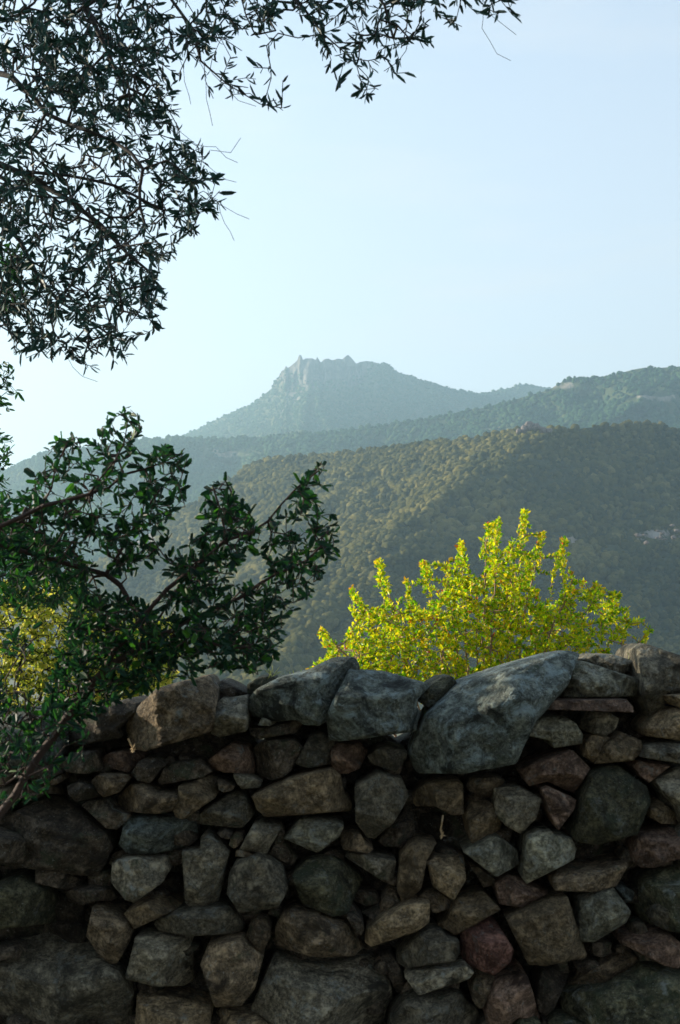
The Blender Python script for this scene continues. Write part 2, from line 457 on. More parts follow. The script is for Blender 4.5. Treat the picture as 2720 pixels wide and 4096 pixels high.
def rock_near(U, V, T):
    return 0.26 * np.exp(-(((U - 2620) / 100.) ** 2 + ((V - 2140) / 36.) ** 2)) + 0.3 * np.exp(-(((U - 2130) / 60.) ** 2 + ((V - 1722) / 16.) ** 2)) \
        + 0.4 * np.exp(-(((U - 560) / 60.) ** 2 + ((V - 2140) / 60.) ** 2)) + 0.3 * np.exp(-(((U - 2280) / 40.) ** 2 + ((V - 2170) / 22.) ** 2)) + 0.16 * np.exp(-(((U - 1850) / 130.) ** 2 + ((V - 2075) / 14.) ** 2))
Gn, Un, Vn = hill('near_hill', M['nearhill'], nr, 2850, d_near, 700, 260, -1500, 4200, (22, 2.2), rock_near)
def bare_near(u, v):
    q = np.stack([u / 60.0, v / 26.0, u * 0], -1).reshape(-1, 3)
    n_ = fbm(q, 77, 3).reshape(u.shape)
    return np.clip(1 - 4 * rock_near(u, v, 0), 0.04, 1) * np.clip(1.2 - 1.8 * np.clip(n_, 0, 1), 0.10, 1)
forest('hillside_forest', 'dense rounded maquis trees covering the near hillside', Gn, Un, Vn, 46000, 0.9, 3.8, 2, M['forest'], bare=bare_near, umin=250, umax=2950, seed=5)
forest('valley_forest', 'hazy trees in the valley below the hillside', Gn, Un, Vn, 2500, 2.2, 4.5, 1, M['forest'], umin=-900, umax=250, seed=6)

# boulders on the near crest
def boulder_cluster(name, label, spots, seed):
    spots = [(a_, b_, c_ * .72, d_ * .72, e_ * .72) for a_, b_, c_, d_, e_ in spots]
    c = at(spots[0][0], spots[0][1], spots[0][2])
    root = empty(name, tuple(c), label, 'rocks')
    v, f = ico(3)
    for q, (px, py, D, w, h) in enumerate(spots):
        p = at(px, py, D)
        d = 1 + 0.28 * vnoise(v * 1.3 + q * 3 + seed, q) + 0.12 * vnoise(v * 3.2 + q, q + 9)
        vv = np.round(v * d[:, None] * 5) / 5 * 0.4 + v * d[:, None] * 0.6
        vv = vv * np.array([w, w * 0.8, h]) + p
        o = link_mesh('boulder', vv, f, np.full(len(f), 3), M['outcrop'])
        put_under(o, root)
k = NT('pink outcrop rock'); co = k.coord(); n = k.noise(co, 0.8, 5, 0.7)
k.l(k.ramp(n, [(0.35, (0.10, 0.08, 0.07)), (0.65, (0.24, 0.19, 0.165))]), k.b.inputs['Base Color']); k.b.inputs['Roughness'].default_value = 0.95; k.bump(n, 1, 0.6)
M['outcrop'] = k.m
boulder_cluster('rock_outcrop', 'pinkish boulders on the crest of the near wooded hill', [(2095, 1716, 1440, 4, 4.5), (2118, 1706, 1442, 5.5, 5), (2145, 1710, 1442, 5, 4.5), (2170, 1718, 1443, 4.5, 4), (2075, 1724, 1440, 3, 3), (2195, 1722, 1444, 4, 3)], 1)
rr_ = random.Random(4)
boulder_cluster('rock_outcrop', 'pale rocks on the shaded slope at the right edge', [(2625 + rr_.gauss(0, 75), 2140 + rr_.gauss(0, 24), 1190, rr_.uniform(1.0, 3.0), rr_.uniform(0.8, 2.0)) for _ in range(14)], 2)

# ------------------------------------------------------------------ dry stone wall
YW = 4.2
def simplify(p, tol):
    # drop points that lie nearly on the line between their neighbours, flattest first
    p = [np.array(q, float) for q in p]
    while len(p) > 5:
        best, bi = 1e9, -1
        for i in range(len(p)):
            a, b, c = p[i - 1], p[i], p[(i + 1) % len(p)]
            ac = c - a
            d = abs(ac[0] * (b - a)[1] - ac[1] * (b - a)[0]) / (np.linalg.norm(ac) + 1e-9)
            if d < best: best, bi = d, i
        if best > tol: break
        p.pop(bi)
    return np.array(p)

def resample(poly, n):
    p = np.array(poly, float)
    p = simplify(p, (0.025 if len(p) > 17 else 0.05) * float(np.ptp(p, axis=0).mean()))
    # one round of corner cutting keeps corners but takes off the points
    q = []
    for i in range(len(p)):
        a, b = p[i], p[(i + 1) % len(p)]
        q += [a * 0.96 + b * 0.04, a * 0.04 + b * 0.96]
    p = np.array(q)
    d = np.linalg.norm(np.roll(p, -1, 0) - p, axis=1); tot = d.sum()
    out = []
    for i in range(len(p)):
        k_ = max(1, int(round(d[i] / tot * n)))
        for j in range(k_): out.append(p[i] + (p[(i + 1) % len(p)] - p[i]) * j / k_)
    return np.array(out)

def stone_arrays(poly, seed, depth=0.26, out=None, planes=None, Y0=YW, n=66, amp=1.0):
    r = np.random.default_rng(seed)
    o = resample(poly, n); n = len(o)
    x, y = o[:, 0], o[:, 1]; xn, yn = np.roll(x, -1), np.roll(y, -1)
    cr = x * yn - xn * y; A = cr.sum() / 2
    c = np.array([((x + xn) * cr).sum() / (6 * A), ((y + yn) * cr).sum() / (6 * A)])
    size = math.sqrt(abs(A)) * YW / FPX
    if out is None: out = r.uniform(-0.02, 0.05)
    # outline roughness
    ang = np.arctan2(o[:, 1] - c[1], o[:, 0] - c[0])
    rr = vnoise(np.stack([o[:, 0] / 28.0, o[:, 1] / 28.0, np.full(n, seed * 1.7)], -1), seed) * 0.014 + vnoise(np.stack([o[:, 0] / 11.0, o[:, 1] / 11.0, np.full(n, seed * 2.7)], -1), seed) * 0.01
    o = c + (o - c) * (1 + rr)[:, None]
    rings = np.array([1.0, 0.99, 0.97, 0.945, 0.91, 0.87, 0.82, 0.77, 0.71, 0.65, 0.58, 0.51, 0.44, 0.36, 0.28, 0.2, 0.12, 0.05]) if n > 34 else np.array([1.0, 0.97, 0.91, 0.83, 0.72, 0.58, 0.42, 0.25, 0.1])
    if planes is None:
        a0 = r.uniform(0, 2 * pi)
        planes = [(r.uniform(-0.15, 0.15), r.uniform(-0.1, 0.2), 0.0), (r.uniform(-0.4, 0.4), r.uniform(0.8, 1.6), r.uniform(0.0, 0.26))]
        af = r.choice([r.uniform(-0.9, 0.4), r.uniform(2.7, 4.0), r.uniform(0.5, 2.6)]); gf = r.uniform(0.9, 2.0)
        planes.append((cos(af) * gf, sin(af) * gf, r.uniform(0.02, 0.2)))
        for q_ in range(3):
            an = a0 + q_ * 2.1 + r.uniform(-.5, .5); gq = r.uniform(0.35, 1.3)
            planes.append((cos(an) * gq, -abs(sin(an)) * gq if q_ < 2 else sin(an) * gq, r.uniform(0.03, 0.12) + 0.17 * gq * r.uniform(.3, 1.2)))
    elif size > 0.12:
        a0 = r.uniform(0, 2 * pi)
        planes = list(planes) + [(cos(a0 + q_ * 2.1) * 1.1, sin(a0 + q_ * 2.1) * 1.1, r.uniform(0.28, 0.42)) for q_ in range(3)]
    V = []
    for s in rings:
        q = c + (o - c) * s
        lx = (q[:, 0] - c[0]) * YW / FPX; lz = -(q[:, 1] - c[1]) * YW / FPX
        h = np.full(n, 9.0)
        for (gx_, gz_, h0) in planes:
            h = np.minimum(h, h0 * size - gx_ * lx - gz_ * lz)
        p3 = np.stack([lx, lz, np.full(n, seed * 0.37)], -1)
        h = h + fbm(p3 / (0.33 * size), seed, 3) * 0.06 * size * amp + np.round(fbm(p3 / (0.5 * size), seed + 9, 3) * 3) / 3 * 0.03 * size * amp + fbm(p3 / 0.04, seed + 5, 3, 0.6) * 0.006 + np.round(vnoise(p3 / 0.06, seed + 12) * 2.5) * 0.0035
        edge = 0.06 * size * (max(0.0, (s - 0.88) / 0.12) ** 2.0)
        V.append(at(q[:, 0], q[:, 1], Y0 - (out + h - edge)))
    rim = V[0]
    yb = rim[:, 1].max()
    back = []
    for (sc, dy) in ((0.985, 0.35), (0.93, 0.75), (0.8, 1.0), (0.4, 1.05)):
        cen = rim.mean(0)
        b = rim.copy()
        b[:, 0] = cen[0] + (b[:, 0] - cen[0]) * sc; b[:, 2] = cen[2] + (b[:, 2] - cen[2]) * sc
        b[:, 1] = rim[:, 1] + (yb + depth - rim[:, 1]) * dy
        back.append(b)
    rows = back[::-1] + V
    cf = np.array([V[-1].mean(0)]); cb = np.array([back[-1].mean(0)])
    verts = np.concatenate(rows + [cf, cb], 0)
    nr_ = len(rows)
    quads = grid_faces(nr_, n, wrap=True)
    if A > 0: pass
    i = np.arange(n); j = (i + 1) % n
    tf = np.stack([(nr_ - 1) * n + i, (nr_ - 1) * n + j, np.full(n, nr_ * n)], -1)
    tb = np.stack([j, i, np.full(n, nr_ * n + 1)], -1)
    loops = np.concatenate([quads.ravel(), tf.ravel(), tb.ravel()])
    counts = np.concatenate([np.full(len(quads), 4), np.full(len(tf) + len(tb), 3)])
    return verts, loops, counts

wall = empty('dry_stone_wall', (0, YW + 0.25, 0), 'grey brown dry stone wall of rough irregular stones in shade', 'wall')

# (tile, kind, material, points, options)
ST = [
 # coping
 ('P', 'c', 'brown', [(288,1674),(300,1645),(330,1615),(365,1585),(395,1568),(440,1556),(478,1556),(503,1590),(505,1612),(494,1640),(490,1688),(440,1702),(390,1714),(335,1732),(306,1728),(300,1700)], dict(out=.09, depth=.42, planes=[(0.1,0.1,0.0),(-.1,1.3,.42),(0.8,0.3,.45)], lab='big flat brown coping stone behind the leafy branch')),
 ('A', 'c', 'dark', [(600,760),(690,640),(1000,590),(1130,545),(1250,560),(1240,640),(1090,750),(1060,800),(1100,870),(900,900),(700,950),(600,910)], dict(out=.02, depth=.4)),
 ('A', 'c', 'blue', [(-150,760),(90,640),(200,620),(380,660),(560,780),(600,940),(520,1080),(200,1150),(-150,1150)], dict(out=.05, depth=.4)),
 ('B', 'c', 'grey', [(410,560),(470,520),(640,490),(700,500),(712,600),(690,820),(560,840),(440,870),(365,840),(390,720)], dict(out=.07, depth=.35)),
 ('B', 'c', 'dark', [(400,520),(390,400),(460,360),(560,400),(700,480),(600,530),(470,560)], dict(out=-.08, depth=.3)),
 ('B', 'c', 'moss', [(690,480),(690,400),(780,340),(900,320),(960,345),(860,420),(760,500)], dict(out=-.06, depth=.3)),
 ('B', 'c', 'blue', [(700,640),(710,520),(770,440),(950,350),(1110,315),(1230,280),(1350,210),(1470,160),(1570,140),(1665,155),(1700,240),(1640,420),(1500,600),(1450,690),(1340,770),(1200,760),(1120,715),(960,735),(850,705),(740,690)], dict(out=.08, depth=.42, planes=[(0.0,0.15,0.02),(-.1,1.2,.22),(-0.9,0.1,.6)], lab='long pale blue grey coping slab with light lichen patches')),
 ('C', 'c', 'blue', [(-130,680),(-90,590),(0,440),(80,262),(220,265),(400,290),(560,330),(780,390),(800,420),(700,530),(690,600),(720,640),(700,760),(680,820),(500,860),(300,885),(100,900),(0,910),(-100,900),(-120,800)], dict(out=.15, depth=.42, planes=[(0.05,-0.05,0.0),(.1,1.5,.18),(0.9,0.2,.5),(-.9,.1,.5)], lab='blue grey coping boulder with a ring of pale lichen')),
 ('C', 'c', 'moss', [(815,400),(915,335),(1000,325),(1050,380),(1000,480),(900,600),(820,630),(740,580),(690,545)], dict(out=-.02, depth=.34)),
 ('C', 'c', 'blue', [(605,1030),(640,920),(690,800),(760,690),(900,540),(1060,400),(1200,330),(1400,270),(1568,215),(1740,165),(1930,105),(2040,88),(2150,125),(2080,290),(2030,420),(1900,530),(1815,640),(1750,740),(1690,870),(1650,1000),(1580,1110),(1450,1140),(1300,1170),(1100,1200),(900,1205),(690,1195),(640,1140)], dict(out=.2, depth=.45, planes=[(-0.05,-0.12,0.0),(-.55,1.1,.10),(1.0,-0.2,.42),(-.9,.3,.5),(0.1,-1.0,.55)], lab='largest coping boulder, dark bluish, with a long crack')),
 ('D', 'c', 'pale', [(490,440),(540,350),(590,250),(690,185),(760,200),(850,250),(980,300),(1180,340),(1225,440),(1190,505),(980,522),(640,518),(480,522)], dict(out=.06, depth=.35, planes=[(0.0,-0.2,0.0),(.1,1.0,.02),(-.9,.2,.5)], amp=2.2, lab='rugged pale coping stone with broken ledges')),
 ('D', 'c', 'grey', [(690,175),(800,130),(960,128),(1130,165),(1195,200),(1190,330),(1040,320),(950,290),(850,240)], dict(out=-.08, depth=.3, amp=1.6)),
 ('D', 'c', 'grey', [(1185,200),(1190,80),(1260,30),(1330,30),(1450,80),(1568,140),(1750,200),(1750,480),(1568,475),(1430,495),(1410,560),(1430,650),(1290,700),(1240,560),(1230,420),(1195,300)], dict(out=.06, depth=.4, amp=1.8, planes=[(0.25,0.0,0.0),(-.2,1.1,.18),(-1,0,.45)])),
 # tile A
 ('A', 's', 'pink', [(890,1080),(960,1020),(1110,990),(1230,1005),(1300,1050),(1240,1110),(1150,1190),(960,1140)], dict(out=.0)),
 ('A', 's', 'dark', [(1240,1090),(1310,1050),(1410,1060),(1470,1130),(1400,1200),(1340,1285),(1230,1260),(1170,1200)], {}),
 ('A', 's', 'dark', [(520,1100),(640,1020),(860,1000),(890,1080),(940,1160),(780,1200),(600,1190)], {}),
 ('A', 's', 'brown', [(810,1260),(870,1215),(1100,1200),(1170,1230),(1120,1310),(1060,1370),(930,1410),(870,1360)], dict(out=.05)),
 ('A', 's', 'brown', [(975,1480),(1070,1380),(1150,1300),(1290,1280),(1400,1370),(1560,1380),(1620,1420),(1570,1530),(1400,1560),(1200,1550),(1010,1530)], dict(out=.05)),
 ('A', 's', 'dark', [(730,1480),(800,1440),(955,1430),(980,1530),(1190,1565),(1130,1640),(1050,1700),(950,1690),(820,1570)], {}),
 ('A', 's', 'dark', [(600,1310),(700,1270),(830,1330),(920,1400),(790,1430),(680,1450),(610,1380)], {}),
 ('A', 's', 'dark', [(-150,1600),(100,1560),(260,1470),(420,1390),(560,1400),(650,1500),(760,1560),(850,1650),(950,1740),(1010,1880),(960,2030),(870,2125),(750,2130),(500,2050),(240,2003),(-150,1998)], dict(out=.04, lab='big dark brown boulder below the leaning branch')),
 ('E', 's', 'dark', [(-160,60),(0,90),(100,120),(250,170),(320,260),(240,350),(-160,340)], dict(out=.12)),
 ('A', 's', 'grey', [(-150,1180),(60,1190),(95,1260),(40,1310),(-150,1315)], {}),
 ('A', 's', 'grey', [(-150,1330),(90,1325),(160,1400),(60,1450),(-150,1560)], {}),
 ('A', 's', 'dark', [(110,1170),(300,1130),(500,1120),(560,1190),(420,1250),(200,1240)], {}),
 ('A', 'w', 'brown', [(440,1265),(540,1210),(590,1240),(500,1300),(450,1300)], {}),
 ('A', 's', 'dark', [(110,1290),(220,1260),(420,1280),(520,1320),(560,1380),(420,1380),(260,1450),(170,1420)], dict(out=-.02)),
 # tile B
 ('B', 'w', 'pale', [(785,765),(820,700),(955,740),(890,772)], dict(out=.04)),
 ('B', 's', 'dark', [(680,700),(740,670),(1010,715),(1010,800),(720,830)], dict(out=-.12)),  # added back stone, blocks a bright see-through gap
 ('B', 's', 'dark', [(715,785),(900,782),(1120,715),(1195,745),(1130,830),(960,870),(800,890),(720,850)], dict(out=.02)),
 ('B', 's', 'pink', [(320,1090),(420,1000),(560,920),(700,960),(750,1050),(765,1200),(600,1180),(480,1190),(380,1150)], {}),
 ('B', 's', 'dark', [(740,970),(850,900),(1100,890),(1200,960),(1130,1100),(1080,1180),(1000,1240),(900,1260),(780,1200),(765,1080)], dict(out=.01)),
 ('B', 's', 'grey', [(1120,1110),(1180,980),(1250,860),(1350,820),(1440,870),(1530,920),(1440,980),(1450,1110),(1350,1130),(1240,1150)], dict(out=.04)),
 ('C', 's', 'pink', [(-85,990),(-30,925),(140,915),(255,990),(230,1070),(180,1150),(60,1200),(-40,1200),(-80,1130)], dict(out=.02)),
 ('C', 's', 'grey', [(245,1040),(330,980),(430,950),(520,980),(600,1000),(600,1060),(540,1150),(500,1180),(400,1150),(280,1110)], dict(out=.05)),
 ('B', 's', 'dark', [(0,1110),(130,1080),(260,1070),(330,1130),(380,1180),(280,1235),(150,1265),(0,1270),(-90,1300),(-110,1260),(-60,1160)], {}),
 ('B', 's', 'tan', [(70,1310),(200,1250),(310,1230),(380,1200),(420,1300),(430,1370),(400,1420),(270,1490),(200,1540),(120,1610),(50,1590),(30,1530),(80,1420)], dict(out=.06)),
 ('B', 'w', 'brown', [(422,1250),(580,1310),(560,1345),(480,1370),(435,1340)], {}),
 ('B', 'w', 'grey', [(560,1205),(700,1220),(830,1270),(800,1325),(640,1335),(600,1290)], {}),
 ('B', 's', 'grey', [(180,1640),(330,1500),(450,1430),(580,1345),(650,1370),(690,1440),(750,1570),(720,1630),(650,1690),(480,1680),(280,1660)], dict(out=.03)),
 ('B', 's', 'tan', [(730,1400),(830,1350),(960,1290),(1070,1240),(1220,1200),(1360,1160),(1450,1145),(1530,1210),(1545,1290),(1560,1380),(1625,1430),(1620,1530),(1550,1540),(1300,1550),(1100,1570),(950,1595),(860,1590),(780,1530)], dict(out=.07, planes=[(0.0,0.05,0.0),(.0,.9,.35),(.8,-.3,.6)], lab='long tan stone, flat faced, in the middle of the wall')),
 # tile F
 ('F', 's', 'pale', [(1010,130),(1100,10),(1180,-60),(1300,-50),(1500,-30),(1560,20),(1520,110),(1440,170),(1320,260),(1240,230),(1160,190),(1060,170)], dict(out=.06)),
 ('F', 's', 'grey', [(620,230),(680,120),(740,10),(800,-20),(900,0),(1000,30),(970,110),(900,220),(870,265),(760,265)], dict(out=.06)),
 ('F', 'w', 'dark', [(880,270),(920,210),(980,100),(1040,180),(1080,260),(1060,360),(1000,330)], dict(out=-.02)),
 ('F', 'w', 'brown', [(580,290),(595,235),(640,235),(760,275),(700,300)], {}),
 ('F', 'w', 'brown', [(525,190),(550,110),(590,80),(650,90),(655,140),(610,200),(570,220)], {}),
 ('F', 'w', 'dark', [(420,80),(490,60),(560,80),(530,140),(460,125)], {}),
 ('P', 's', 'blue', [(276,1915),(290,1882),(340,1878),(400,1882),(452,1898),(458,1935),(422,1955),(340,1972),(290,1966),(274,1945)], dict(out=.04)),
 ('F', 's', 'grey', [(105,240),(270,232),(275,120),(330,65),(400,105),(530,240),(540,330),(500,450),(480,560),(440,680),(380,730),(180,750),(135,700),(120,500)], dict(out=.05, planes=[(-0.3,0.0,0.0),(0.9,-.7,.1),(.4,.8,.4)])),
 ('F', 's', 'grey', [(508,560),(530,440),(590,330),(800,280),(880,300),(1000,380),(1050,480),(1060,590),(1020,650),(970,750),(780,800),(620,800),(560,730),(508,630)], dict(out=.09, planes=[(0.0,0.05,0.0),(.7,.5,.33),(.1,-.9,.45)], lab='rounded grey stone with a flat eight sided face')),
 ('F', 's', 'moss', [(1090,470),(1150,370),(1230,310),(1450,290),(1560,330),(1700,420),(1738,480),(1700,620),(1640,740),(1590,810),(1450,830),(1300,790),(1180,720),(1120,600)], dict(out=.06, lab='dark mossy rounded stone')),
 ('E', 's', 'grey', [(980,440),(1005,350),(1060,320),(1190,320),(1300,330),(1500,300),(1520,420),(1460,520),(1350,600),(1200,710),(1120,680),(1050,610),(990,520)], dict(out=.07, planes=[(0,0.1,0.0),(.8,.5,.1),(.3,-.6,.5)])),
 ('E', 's', 'dark', [(305,470),(320,400),(560,425),(640,460),(750,500),(740,570),(600,595),(480,580),(310,530)], {}),
 ('E', 's', 'moss', [(-150,600),(0,540),(60,510),(180,470),(260,480),(330,560),(430,620),(560,680),(680,760),(770,800),(740,860),(500,890),(300,920),(160,945),(60,930),(-150,960)], dict(out=.04)),
 ('E', 's', 'dark', [(580,620),(640,592),(900,580),(990,590),(1060,650),(1000,690),(850,690),(740,730),(610,690)], {}),
 ('E', 's', 'brown', [(765,960),(800,790),(830,740),(910,740),(1000,800),(1080,850),(1170,960),(1160,1060),(1100,1150),(1050,1250),(980,1255),(880,1170),(810,1060),(770,1000)], dict(out=.07)),
 ('E', 's', 'tan', [(1110,800),(1230,740),(1410,650),(1480,660),(1630,700),(1640,740),(1480,810),(1390,860),(1200,945),(1150,880)], dict(out=.06)),
 ('F', 's', 'grey', [(-140,900),(-120,850),(0,800),(200,760),(500,740),(560,780),(640,860),(660,940),(600,980),(480,1000),(180,1010),(0,990),(-100,960)], dict(out=.08, planes=[(0,-.1,0.0),(0,1.2,.12),(.8,0,.7)])),
 ('E', 's', 'grey', [(1110,1330),(1150,1150),(1210,1010),(1380,965),(1450,985),(1700,1010),(1735,1200),(1745,1400),(1640,1450),(1400,1460),(1200,1430),(1120,1390)], dict(out=.07)),
 ('E', 's', 'grey', [(-150,1050),(200,985),(420,935),(560,895),(740,905),(780,1020),(860,1160),(980,1280),(1100,1400),(1190,1520),(1180,1700),(1180,1950),(-150,1950)], dict(out=.05, lab='huge dark boulder at the foot of the wall')),
 ('E', 's', 'tan', [(1200,1620),(1230,1520),(1330,1510),(1568,1530),(1800,1600),(1890,1640),(1890,1800),(1880,1950),(1195,1950),(1195,1720)], dict(out=.05)),
 ('F', 's', 'tan', [(390,1740),(410,1680),(470,1650),(600,1660),(760,1710),(850,1760),(900,1800),(900,1950),(385,1950)], dict(out=.05)),
 ('F', 's', 'brown', [(270,1260),(310,1150),(340,1080),(480,1060),(650,1025),(720,1070),(740,1130),(840,1180),(830,1300),(760,1480),(640,1630),(500,1640),(400,1640),(340,1540),(320,1420),(290,1350)], dict(out=.08, planes=[(-.1,0.1,0.0),(1.0,-.6,.22),(.1,.9,.5)])),
 ('F', 's', 'brown', [(680,1000),(720,880),(780,835),(860,860),(900,940),(900,1020),(840,1130),(790,1140),(740,1080)], dict(out=.04)),
 ('F', 's', 'brown', [(935,1090),(940,930),(1010,790),(1090,760),(1300,830),(1500,850),(1600,900),(1680,1000),(1730,1105),(1650,1185),(1500,1215),(1300,1200),(1100,1140)], dict(out=.08, lab='ochre brown wide stone')),
 ('F', 's', 'grey', [(725,1660),(800,1480),(900,1250),(940,1150),(1040,1170),(1150,1230),(1500,1240),(1650,1205),(1740,1180),(1820,1135),(1870,1230),(1950,1330),(2000,1530),(1940,1650),(1900,1950),(1400,1950),(950,1830),(870,1760)], dict(out=.1, amp=1.3, lab='very large speckled stone at the bottom')),
 # tile C
 ('C', 's', 'grey', [(120,1420),(130,1310),(220,1230),(340,1190),(420,1210),(560,1240),(600,1310),(620,1400),(560,1530),(480,1640),(400,1700),(310,1780),(240,1770),(210,1700),(140,1630)], dict(out=.09, planes=[(0,0.05,0),(.8,-.3,.45),(0,.8,.4)], lab='tall pointed grey stone')),
 ('C', 's', 'dark', [(590,1400),(650,1500),(680,1640),(680,1800),(600,1870),(400,1850),(330,1800),(420,1700),(560,1550)], dict(out=-.03)),
 ('C', 's', 'tan', [(635,1430),(650,1370),(760,1290),(900,1255),(1100,1270),(1110,1400),(1110,1570),(1000,1570),(900,1530),(850,1490),(760,1480),(680,1490)], dict(out=.06)),
 ('C', 's', 'tan', [(1130,1400),(1140,1370),(1250,1400),(1360,1460),(1420,1540),(1450,1650),(1430,1700),(1300,1760),(1180,1830),(1150,1750),(1130,1600)], dict(out=.05)),
 ('C', 's', 'brown', [(1130,1310),(1180,1235),(1400,1225),(1480,1255),(1430,1320),(1390,1430),(1300,1400),(1150,1350)], dict(out=.01)),
 ('D', 's', 'grey', [(-100,1330),(-30,1300),(120,1300),(200,1340),(330,1430),(300,1520),(280,1600),(200,1700),(140,1740),(0,1660),(-90,1560),(-110,1440)], dict(out=.08)),
 ('D', 's', 'pink', [(330,1340),(380,1310),(520,1370),(640,1430),(620,1520),(560,1610),(480,1710),(440,1640),(400,1560),(350,1430)], dict(out=.08, planes=[(-0.1,-0.15,0.0),(.6,.7,.03),(0,0,.2)], lab='small pinkish wedge shaped stone')),
 ('D', 's', 'pink', [(120,1160),(280,1090),(450,1020),(600,980),(680,1060),(765,1150),(720,1260),(620,1380),(500,1340),(380,1270),(220,1310),(170,1260)], dict(out=.08, planes=[(0,0.3,0),(0.1,-1.6,.12),(0,.9,.3)])),
 ('D', 's', 'pale', [(210,860),(280,720),(380,680),(530,680),(640,750),(700,850),(690,930),(600,960),(440,970),(410,905),(300,900)], dict(out=.09, planes=[(0,.9,0.03),(0,-.5,.0),(.9,0,.5)])),
 ('D', 's', 'grey', [(660,770),(700,700),(740,640),(830,640),(930,650),(1020,700),(1000,780),(960,830),(880,870),(780,830),(700,810)], dict(out=.03)),
 ('D', 's', 'tan', [(700,1000),(720,910),(790,820),(840,820),(920,880),(955,885),(900,960),(845,1010),(840,1090),(780,1090),(700,1040)], dict(out=.05)),
 ('D', 's', 'tan', [(855,1010),(930,920),(1040,820),(1080,820),(1220,900),(1240,980),(1150,1080),(1000,1100),(790,1115)], dict(out=.08)),
 ('D', 's', 'pink', [(360,540),(700,528),(1090,532),(1150,600),(1150,650),(900,635),(700,630),(380,625)], dict(out=.12, amp=.4, planes=[(0,.3,0),(0,0,.1)], lab='thin flat reddish slab under the rugged coping stone')),
 ('D', 's', 'tan', [(1420,500),(1568,478),(1750,465),(1750,620),(1568,610),(1480,570)], dict(out=.1)),
 ('D', 's', 'tan', [(1235,800),(1280,720),(1400,630),(1520,610),(1750,640),(1750,880),(1568,900),(1380,885),(1250,860)], dict(out=.1)),
 ('D', 's', 'grey', [(1210,1050),(1270,960),(1400,920),(1568,915),(1750,940),(1750,1080),(1568,1110),(1400,1095),(1300,1070)], dict(out=.09, planes=[(0,1.0,0.02),(0,-.3,0),(-.8,0,.6)])),
 ('D', 's', 'pink', [(1140,1130),(1180,1080),(1300,1095),(1490,1125),(1400,1185),(1290,1280),(1230,1240)], dict(out=.05)),
 ('D', 's', 'grey', [(1330,1260),(1400,1205),(1550,1145),(1750,1110),(1750,1700),(1568,1640),(1540,1500),(1430,1370)], dict(out=.08)),
 ('D', 's', 'tan', [(1290,1580),(1310,1480),(1370,1420),(1430,1460),(1540,1560),(1540,1650),(1400,1650)], dict(out=.04)),
 ('D', 's', 'moss', [(590,1740),(640,1580),(680,1440),(690,1350),(780,1200),(920,1120),(1020,1130),(1160,1210),(1270,1310),(1310,1440),(1260,1620),(1190,1745),(1050,1800),(830,1840),(640,1810)], dict(out=.1, planes=[(0.1,0.25,0),(.9,0,.35),(0,.9,.35),(0,-1.1,.42)], lab='large dark rounded boulder near the right end of the wall')),
 # tile H
 ('H', 's', 'pink', [(1120,240),(1150,150),(1240,80),(1370,50),(1450,15),(1560,80),(1750,120),(1750,300),(1500,330),(1340,395),(1220,390),(1150,340)], dict(out=.08, amp=2)),
 ('H', 's', 'pale', [(160,340),(200,220),(210,120),(300,60),(420,60),(450,110),(590,120),(640,220),(620,320),(500,360),(430,420),(300,500),(190,540),(150,480)], dict(out=.08, planes=[(-.05,.05,0),(1.0,.1,.15),(.3,-1.2,.4)])),
 ('H', 's', 'brown', [(430,500),(470,420),(530,400),(640,420),(850,420),(1000,370),(1090,340),(1100,380),(1060,480),(1000,560),(800,610),(600,620),(450,600)], dict(out=.08)),
 ('H', 's', 'pink', [(-90,540),(40,462),(140,475),(190,545),(380,590),(380,625),(250,700),(150,750),(20,745),(-50,720),(-80,640)], dict(out=.05)),
 ('H', 's', 'pale', [(650,860),(680,700),(740,650),(860,610),(970,570),(1040,640),(1130,780),(1090,880),(960,960),(800,1060),(680,1060),(650,1000)], dict(out=.09, planes=[(-.05,.1,0),(.5,-1.2,.24),(.8,.5,.5)])),
 ('H', 's', 'tan', [(0,830),(200,765),(420,655),(560,655),(590,820),(640,980),(740,1190),(690,1220),(500,1250),(370,1275),(210,1260),(140,1170),(60,1000),(0,900)], dict(out=.1, planes=[(0,.05,0),(1.0,.3,.38),(-.2,1.0,.5)], lab='large square tan stone')),
 ('H', 's', 'moss', [(1140,720),(1180,620),(1280,480),(1380,400),(1500,360),(1750,360),(1750,1000),(1480,965),(1380,930),(1220,860),(1160,800)], dict(out=.1)),
 ('H', 's', 'pink', [(1020,1060),(1070,990),(1230,965),(1420,955),(1568,1060),(1600,1150),(1560,1300),(1420,1270),(1250,1190),(1050,1090)], dict(out=.07)),
 ('H', 's', 'moss', [(470,1600),(500,1495),(600,1480),(780,1495),(960,1480),(1100,1340),(1240,1265),(1400,1285),(1568,1360),(1750,1400),(1750,1950),(1000,1950),(700,1770),(500,1660)], dict(out=.1, amp=1.8, planes=[(0,.2,0),(-.3,.9,.1),(-.9,0,.5)], lab='big mossy yellowish boulder in the lower right corner')),
 ('H', 's', 'brown', [(560,1440),(700,1330),(880,1260),(1000,1160),(1080,1125),(1200,1210),(1100,1320),(960,1450),(780,1480)], dict(out=-.02)),
 ('H', 's', 'dark', [(290,1400),(330,1310),(600,1290),(560,1400),(480,1520),(440,1660),(370,1720),(300,1680),(270,1560)], dict(out=.0)),
 ('H', 'w', 'blue', [(1000,580),(1060,565),(1160,605),(1145,690),(1090,710)], dict(out=.0)),
 ('H', 's', 'moss', [(330,1800),(520,1700),(700,1775),(950,1900),(950,1980),(340,1980)], {}),
 # tile G
 ('G', 's', 'pink', [(1300,1680),(1330,1550),(1400,1420),(1500,1350),(1620,1320),(1690,1380),(1740,1500),(1790,1680),(1800,1755),(1700,1725),(1600,1740),(1480,1840),(1320,1860)], dict(out=.08)),
